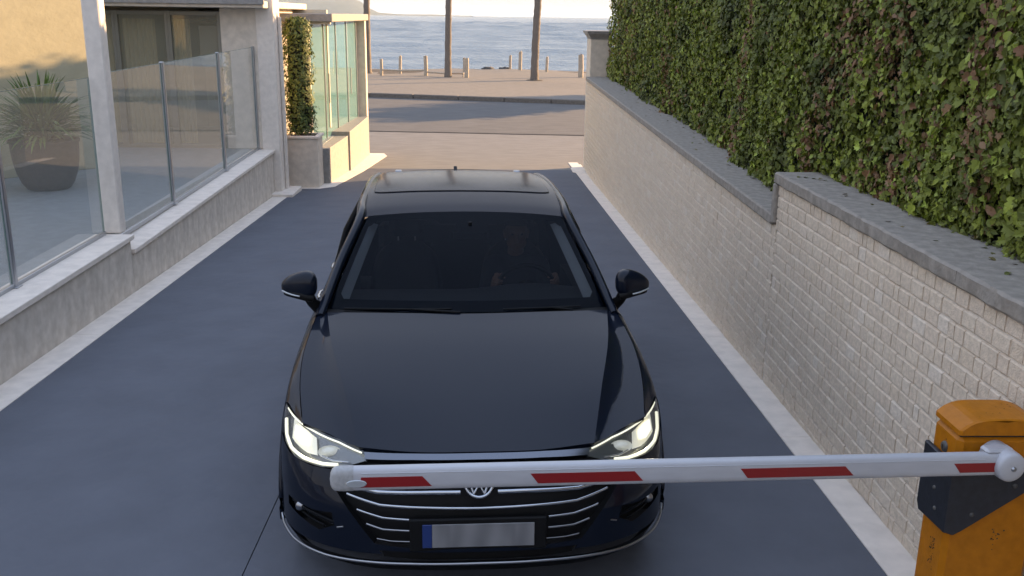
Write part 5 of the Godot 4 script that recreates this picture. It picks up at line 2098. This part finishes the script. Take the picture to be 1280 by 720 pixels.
# ---------------------------------------------------------------- driver
# one continuous skin round tapered bones, meshed where the field crosses zero
func field_mesh(bones: Array, cell: float, blend: float) -> ArrayMesh:
	var cells := {}
	var val := {}
	var reach := cell * 2.0
	for b in bones:
		var lo: Vector3 = b[0].min(b[1]) - Vector3.ONE * (maxf(b[2], b[3]) + reach)
		var hi: Vector3 = b[0].max(b[1]) + Vector3.ONE * (maxf(b[2], b[3]) + reach)
		for x in range(floori(lo.x / cell), ceili(hi.x / cell) + 1):
			for y in range(floori(lo.y / cell), ceili(hi.y / cell) + 1):
				for z in range(floori(lo.z / cell), ceili(hi.z / cell) + 1):
					var p := Vector3(x, y, z) * cell
					var d := bone(p, b)
					if d > reach + blend:
						continue
					var k := Vector3i(x, y, z)
					if val.has(k):
						var o: float = val[k]
						var h := maxf(blend - absf(o - d), 0.0) / blend
						val[k] = minf(o, d) - h * h * blend * 0.25
					else:
						val[k] = d
	var g := Geo.new()
	var vid := {}
	var corner := [Vector3i(0, 0, 0), Vector3i(1, 0, 0), Vector3i(0, 1, 0), Vector3i(1, 1, 0), Vector3i(0, 0, 1), Vector3i(1, 0, 1), Vector3i(0, 1, 1), Vector3i(1, 1, 1)]
	var edges := [[0, 1], [2, 3], [4, 5], [6, 7], [0, 2], [1, 3], [4, 6], [5, 7], [0, 4], [1, 5], [2, 6], [3, 7]]
	var far := reach + blend
	for k in val:
		var q := []
		var neg := 0
		for c in corner:
			var f: float = val.get(k + c, far)
			q.append(f)
			if f < 0.0:
				neg += 1
		if neg == 0 or neg == 8:
			continue
		var sum := Vector3.ZERO
		var cnt := 0
		for e in edges:
			var a: float = q[e[0]]
			var b: float = q[e[1]]
			if (a < 0.0) != (b < 0.0):
				sum += Vector3(corner[e[0]]).lerp(Vector3(corner[e[1]]), a / (a - b))
				cnt += 1
		var grad := Vector3(q[1] + q[3] + q[5] + q[7] - q[0] - q[2] - q[4] - q[6], q[2] + q[3] + q[6] + q[7] - q[0] - q[1] - q[4] - q[5], q[4] + q[5] + q[6] + q[7] - q[0] - q[1] - q[2] - q[3]).normalized()
		vid[k] = g.put((Vector3(k) + sum / cnt) * cell, grad)
	for k in vid:
		for ax in 3:
			var d := Vector3i.ZERO
			d[ax] = 1
			var a: float = val.get(k, far)
			var b: float = val.get(k + d, far)
			if (a < 0.0) == (b < 0.0):
				continue
			var u := Vector3i.ZERO
			u[(ax + 1) % 3] = 1
			var w := Vector3i.ZERO
			w[(ax + 2) % 3] = 1
			if vid.has(k - u) and vid.has(k - w) and vid.has(k - u - w):
				var nn: Vector3 = g.n[vid[k]]
				g.face(vid[k], vid[k - u], vid[k - u - w], nn)
				g.face(vid[k], vid[k - u - w], vid[k - w], nn)
	return g.mesh()

func bone(p: Vector3, b: Array) -> float:
	var d: Vector3 = b[1] - b[0]
	var l := d.length_squared()
	var t := 0.0 if l < 1e-9 else clampf((p - b[0]).dot(d) / l, 0.0, 1.0)
	return p.distance_to(b[0] + d * t) - lerpf(b[2], b[3], t)

func driver(car_root: Node3D) -> void:
	var t := thing("person", "driver in a dark top sitting behind the windscreen with hands on the steering wheel", "person")
	var base := cp(0.38, 0.575, 2.60)
	t.transform = car_root.transform * Transform3D(Basis.IDENTITY, base)
	var L := func(x: float, y: float, s: float) -> Vector3: return cp(x, y, s) - base
	var hip_l: Vector3 = L.call(0.29, 0.68, 2.66)
	var hip_r: Vector3 = L.call(0.47, 0.68, 2.66)
	var body := []
	# trunk: pelvis, belly, chest, shoulders
	body.append([hip_l, hip_r, 0.105, 0.105])
	body.append([L.call(0.38, 0.70, 2.67), L.call(0.38, 0.92, 2.72), 0.125, 0.130])
	body.append([L.call(0.30, 0.98, 2.74), L.call(0.46, 0.98, 2.74), 0.110, 0.110])
	body.append([L.call(0.24, 1.075, 2.76), L.call(0.52, 1.075, 2.76), 0.068, 0.068])
	body.append([L.call(0.38, 1.06, 2.76), L.call(0.38, 1.14, 2.75), 0.075, 0.060])
	# arms to the wheel
	var hands := []
	for m in [-1.0, 1.0]:
		var sh: Vector3 = L.call(0.38 + 0.175 * m, 1.065, 2.76)
		var el: Vector3 = L.call(0.38 + 0.255 * m, 0.86, 2.53)
		var wr: Vector3 = L.call(0.395 + 0.200 * m, 1.005, 2.315)
		body.append([sh, el, 0.058, 0.044])
		body.append([el, wr, 0.043, 0.030])
		hands.append([wr, m])
	part(t, "torso", field_mesh(body, 0.016, 0.05), M.shirt)
	var legs := []
	for m in [-1.0, 1.0]:
		var hp: Vector3 = L.call(0.38 + 0.09 * m, 0.665, 2.62)
		var kn: Vector3 = L.call(0.39 + 0.13 * m, 0.72, 2.16)
		var an: Vector3 = L.call(0.40 + 0.10 * m, 0.44, 1.84)
		legs.append([hp, kn, 0.088, 0.062])
		legs.append([kn, an, 0.060, 0.042])
		legs.append([an, an + Vector3(0, -0.03, 0.16), 0.042, 0.035])
	part(t, "legs", field_mesh(legs, 0.02, 0.04), M.trouser)
	# head and neck
	var hc: Vector3 = L.call(0.375, 1.305, 2.72)
	var hd := [
		[hc + Vector3(0, -0.16, -0.03), hc + Vector3(0, -0.06, -0.01), 0.058, 0.055],
		[hc + Vector3(0, 0.035, -0.02), hc + Vector3(0, 0.03, 0.015), 0.082, 0.076],
		[hc + Vector3(-0.018, -0.055, 0.035), hc + Vector3(0.018, -0.055, 0.035), 0.052, 0.052],
		[hc + Vector3(0, -0.098, 0.060), hc + Vector3(0, -0.085, 0.045), 0.024, 0.036],
		[hc + Vector3(0, 0.005, 0.086), hc + Vector3(0, -0.030, 0.104), 0.010, 0.015],
		[hc + Vector3(-0.020, -0.060, 0.084), hc + Vector3(0.020, -0.060, 0.084), 0.008, 0.008],
		[hc + Vector3(-0.045, 0.030, 0.074), hc + Vector3(0.045, 0.030, 0.074), 0.011, 0.011],
		[hc + Vector3(-0.078, 0.012, -0.004), hc + Vector3(-0.078, -0.025, 0.002), 0.016, 0.010],
		[hc + Vector3(0.078, 0.012, -0.004), hc + Vector3(0.078, -0.025, 0.002), 0.016, 0.010]]
	part(t, "head", field_mesh(hd, 0.006, 0.02), M.skin)
	var eyes := Geo.new()
	for m in [-1.0, 1.0]:
		eyes.lathe([Vector2(0, 0.012), Vector2(0.008, 0.009), Vector2(0.012, 0.0), Vector2(0.0, -0.012)], 12, hc + Vector3(0.031 * m, 0.010, 0.076), Basis(Vector3.RIGHT, PI / 2))
	part(t, "eyes", eyes, M.hair)
	var hair := [
		[hc + Vector3(0, 0.062, -0.035), hc + Vector3(0, 0.068, 0.012), 0.083, 0.070],
		[hc + Vector3(0, 0.0, -0.06), hc + Vector3(0, -0.05, -0.055), 0.072, 0.055],
		[hc + Vector3(-0.068, 0.04, -0.01), hc + Vector3(-0.066, 0.0, -0.03), 0.022, 0.02],
		[hc + Vector3(0.068, 0.04, -0.01), hc + Vector3(0.066, 0.0, -0.03), 0.022, 0.02]]
	part(t, "hair", field_mesh(hair, 0.008, 0.02), M.hair)
	# hands closed round the rim
	var ctr: Vector3 = L.call(0.40, 1.035, 2.22)
	var wb := Basis(Vector3.RIGHT, 0.42)
	for h in hands:
		var m: float = h[1]
		var a := 0.25 if m > 0 else PI - 0.25
		var grip: Vector3 = ctr + wb * Vector3(cos(a) * 0.185, sin(a) * 0.185, 0)
		var tangent: Vector3 = wb * Vector3(-sin(a) * m, cos(a) * m, 0)
		var outw: Vector3 = wb * Vector3(cos(a), sin(a), 0)
		var toward: Vector3 = wb * Vector3(0, 0, 1)      # away from the driver
		var palm_at: Vector3 = grip - toward * 0.030 + outw * 0.018
		var hb := [[h[0], palm_at, 0.027, 0.026], [palm_at - tangent * 0.03, palm_at + tangent * 0.03, 0.018, 0.018]]
		for f in 4:
			var k: Vector3 = palm_at + tangent * (0.034 - 0.022 * f) + outw * 0.012
			var l: float = [0.9, 1.05, 1.0, 0.78][f]
			var j1: Vector3 = grip + tangent * (0.034 - 0.022 * f) + outw * 0.030 * l + toward * 0.004
			var j2: Vector3 = grip + tangent * (0.033 - 0.021 * f) + outw * 0.012 + toward * 0.028 * l
			var j3: Vector3 = grip + tangent * (0.032 - 0.020 * f) - outw * 0.014 * l + toward * 0.022
			hb.append([k, j1, 0.0095, 0.009])
			hb.append([j1, j2, 0.009, 0.0082])
			hb.append([j2, j3, 0.0082, 0.007])
		hb.append([palm_at + tangent * 0.02 - outw * 0.01, palm_at + tangent * 0.045 - outw * 0.028, 0.012, 0.010])
		hb.append([palm_at + tangent * 0.045 - outw * 0.028, grip + tangent * 0.055 - outw * 0.022 + toward * 0.01, 0.010, 0.008])
		part(t, "hand", field_mesh(hb, 0.004, 0.008), M.skin)

# ---------------------------------------------------------------- assembly
func _ready() -> void:
	# camera
	var cam := Camera3D.new()
	cam.name = "camera"
	add_child(cam)
	cam.transform = Transform3D(Basis(Vector3(0.99947, 0.01337, 0.02982), Vector3(-0.00481, 0.96202, -0.27294), Vector3(-0.03233, 0.27265, 0.96157)).orthonormalized(), Vector3(0, 2.55, 0))
	cam.fov = 33.398
	cam.near = 0.05
	cam.far = 12000.0
	cam.current = true
	# sky
	var sky_mat := ProceduralSkyMaterial.new()
	sky_mat.sky_top_color = lin(0.098, 0.121, 0.172)
	sky_mat.sky_horizon_color = lin(0.104, 0.101, 0.099)
	sky_mat.sky_curve = 0.48
	sky_mat.ground_bottom_color = Color(0.30, 0.28, 0.26)
	sky_mat.ground_horizon_color = Color(0.62, 0.64, 0.68)
	sky_mat.sun_angle_max = 30.0
	var sky := Sky.new()
	sky.sky_material = sky_mat
	var env := Environment.new()
	env.background_mode = Environment.BG_SKY
	env.sky = sky
	env.tonemap_mode = Environment.TONE_MAPPER_LINEAR
	env.tonemap_exposure = 9.0
	env.sdfgi_enabled = true
	env.ssao_enabled = true
	env.ssil_enabled = true
	env.fog_enabled = true
	env.fog_density = 0.00012
	env.fog_light_color = Color(0.86, 0.93, 0.98)
	var we := WorldEnvironment.new()
	we.name = "surroundings"
	we.environment = env
	add_child(we)
	# low sun over the sea, off to the right
	var sun := DirectionalLight3D.new()
	sun.name = "sun"
	add_child(sun)
	sun.look_at_from_position(Vector3.ZERO, Vector3(-1.0, -0.25, 0.58), Vector3.UP)
	sun.light_color = Color(1.0, 0.82, 0.60)
	sun.light_energy = 0.6
	sun.light_angular_distance = 0.5
	sun.shadow_enabled = true
	materials()
	ground()
	right_side()
	left_side()
	promenade()
	car()
	barrier()
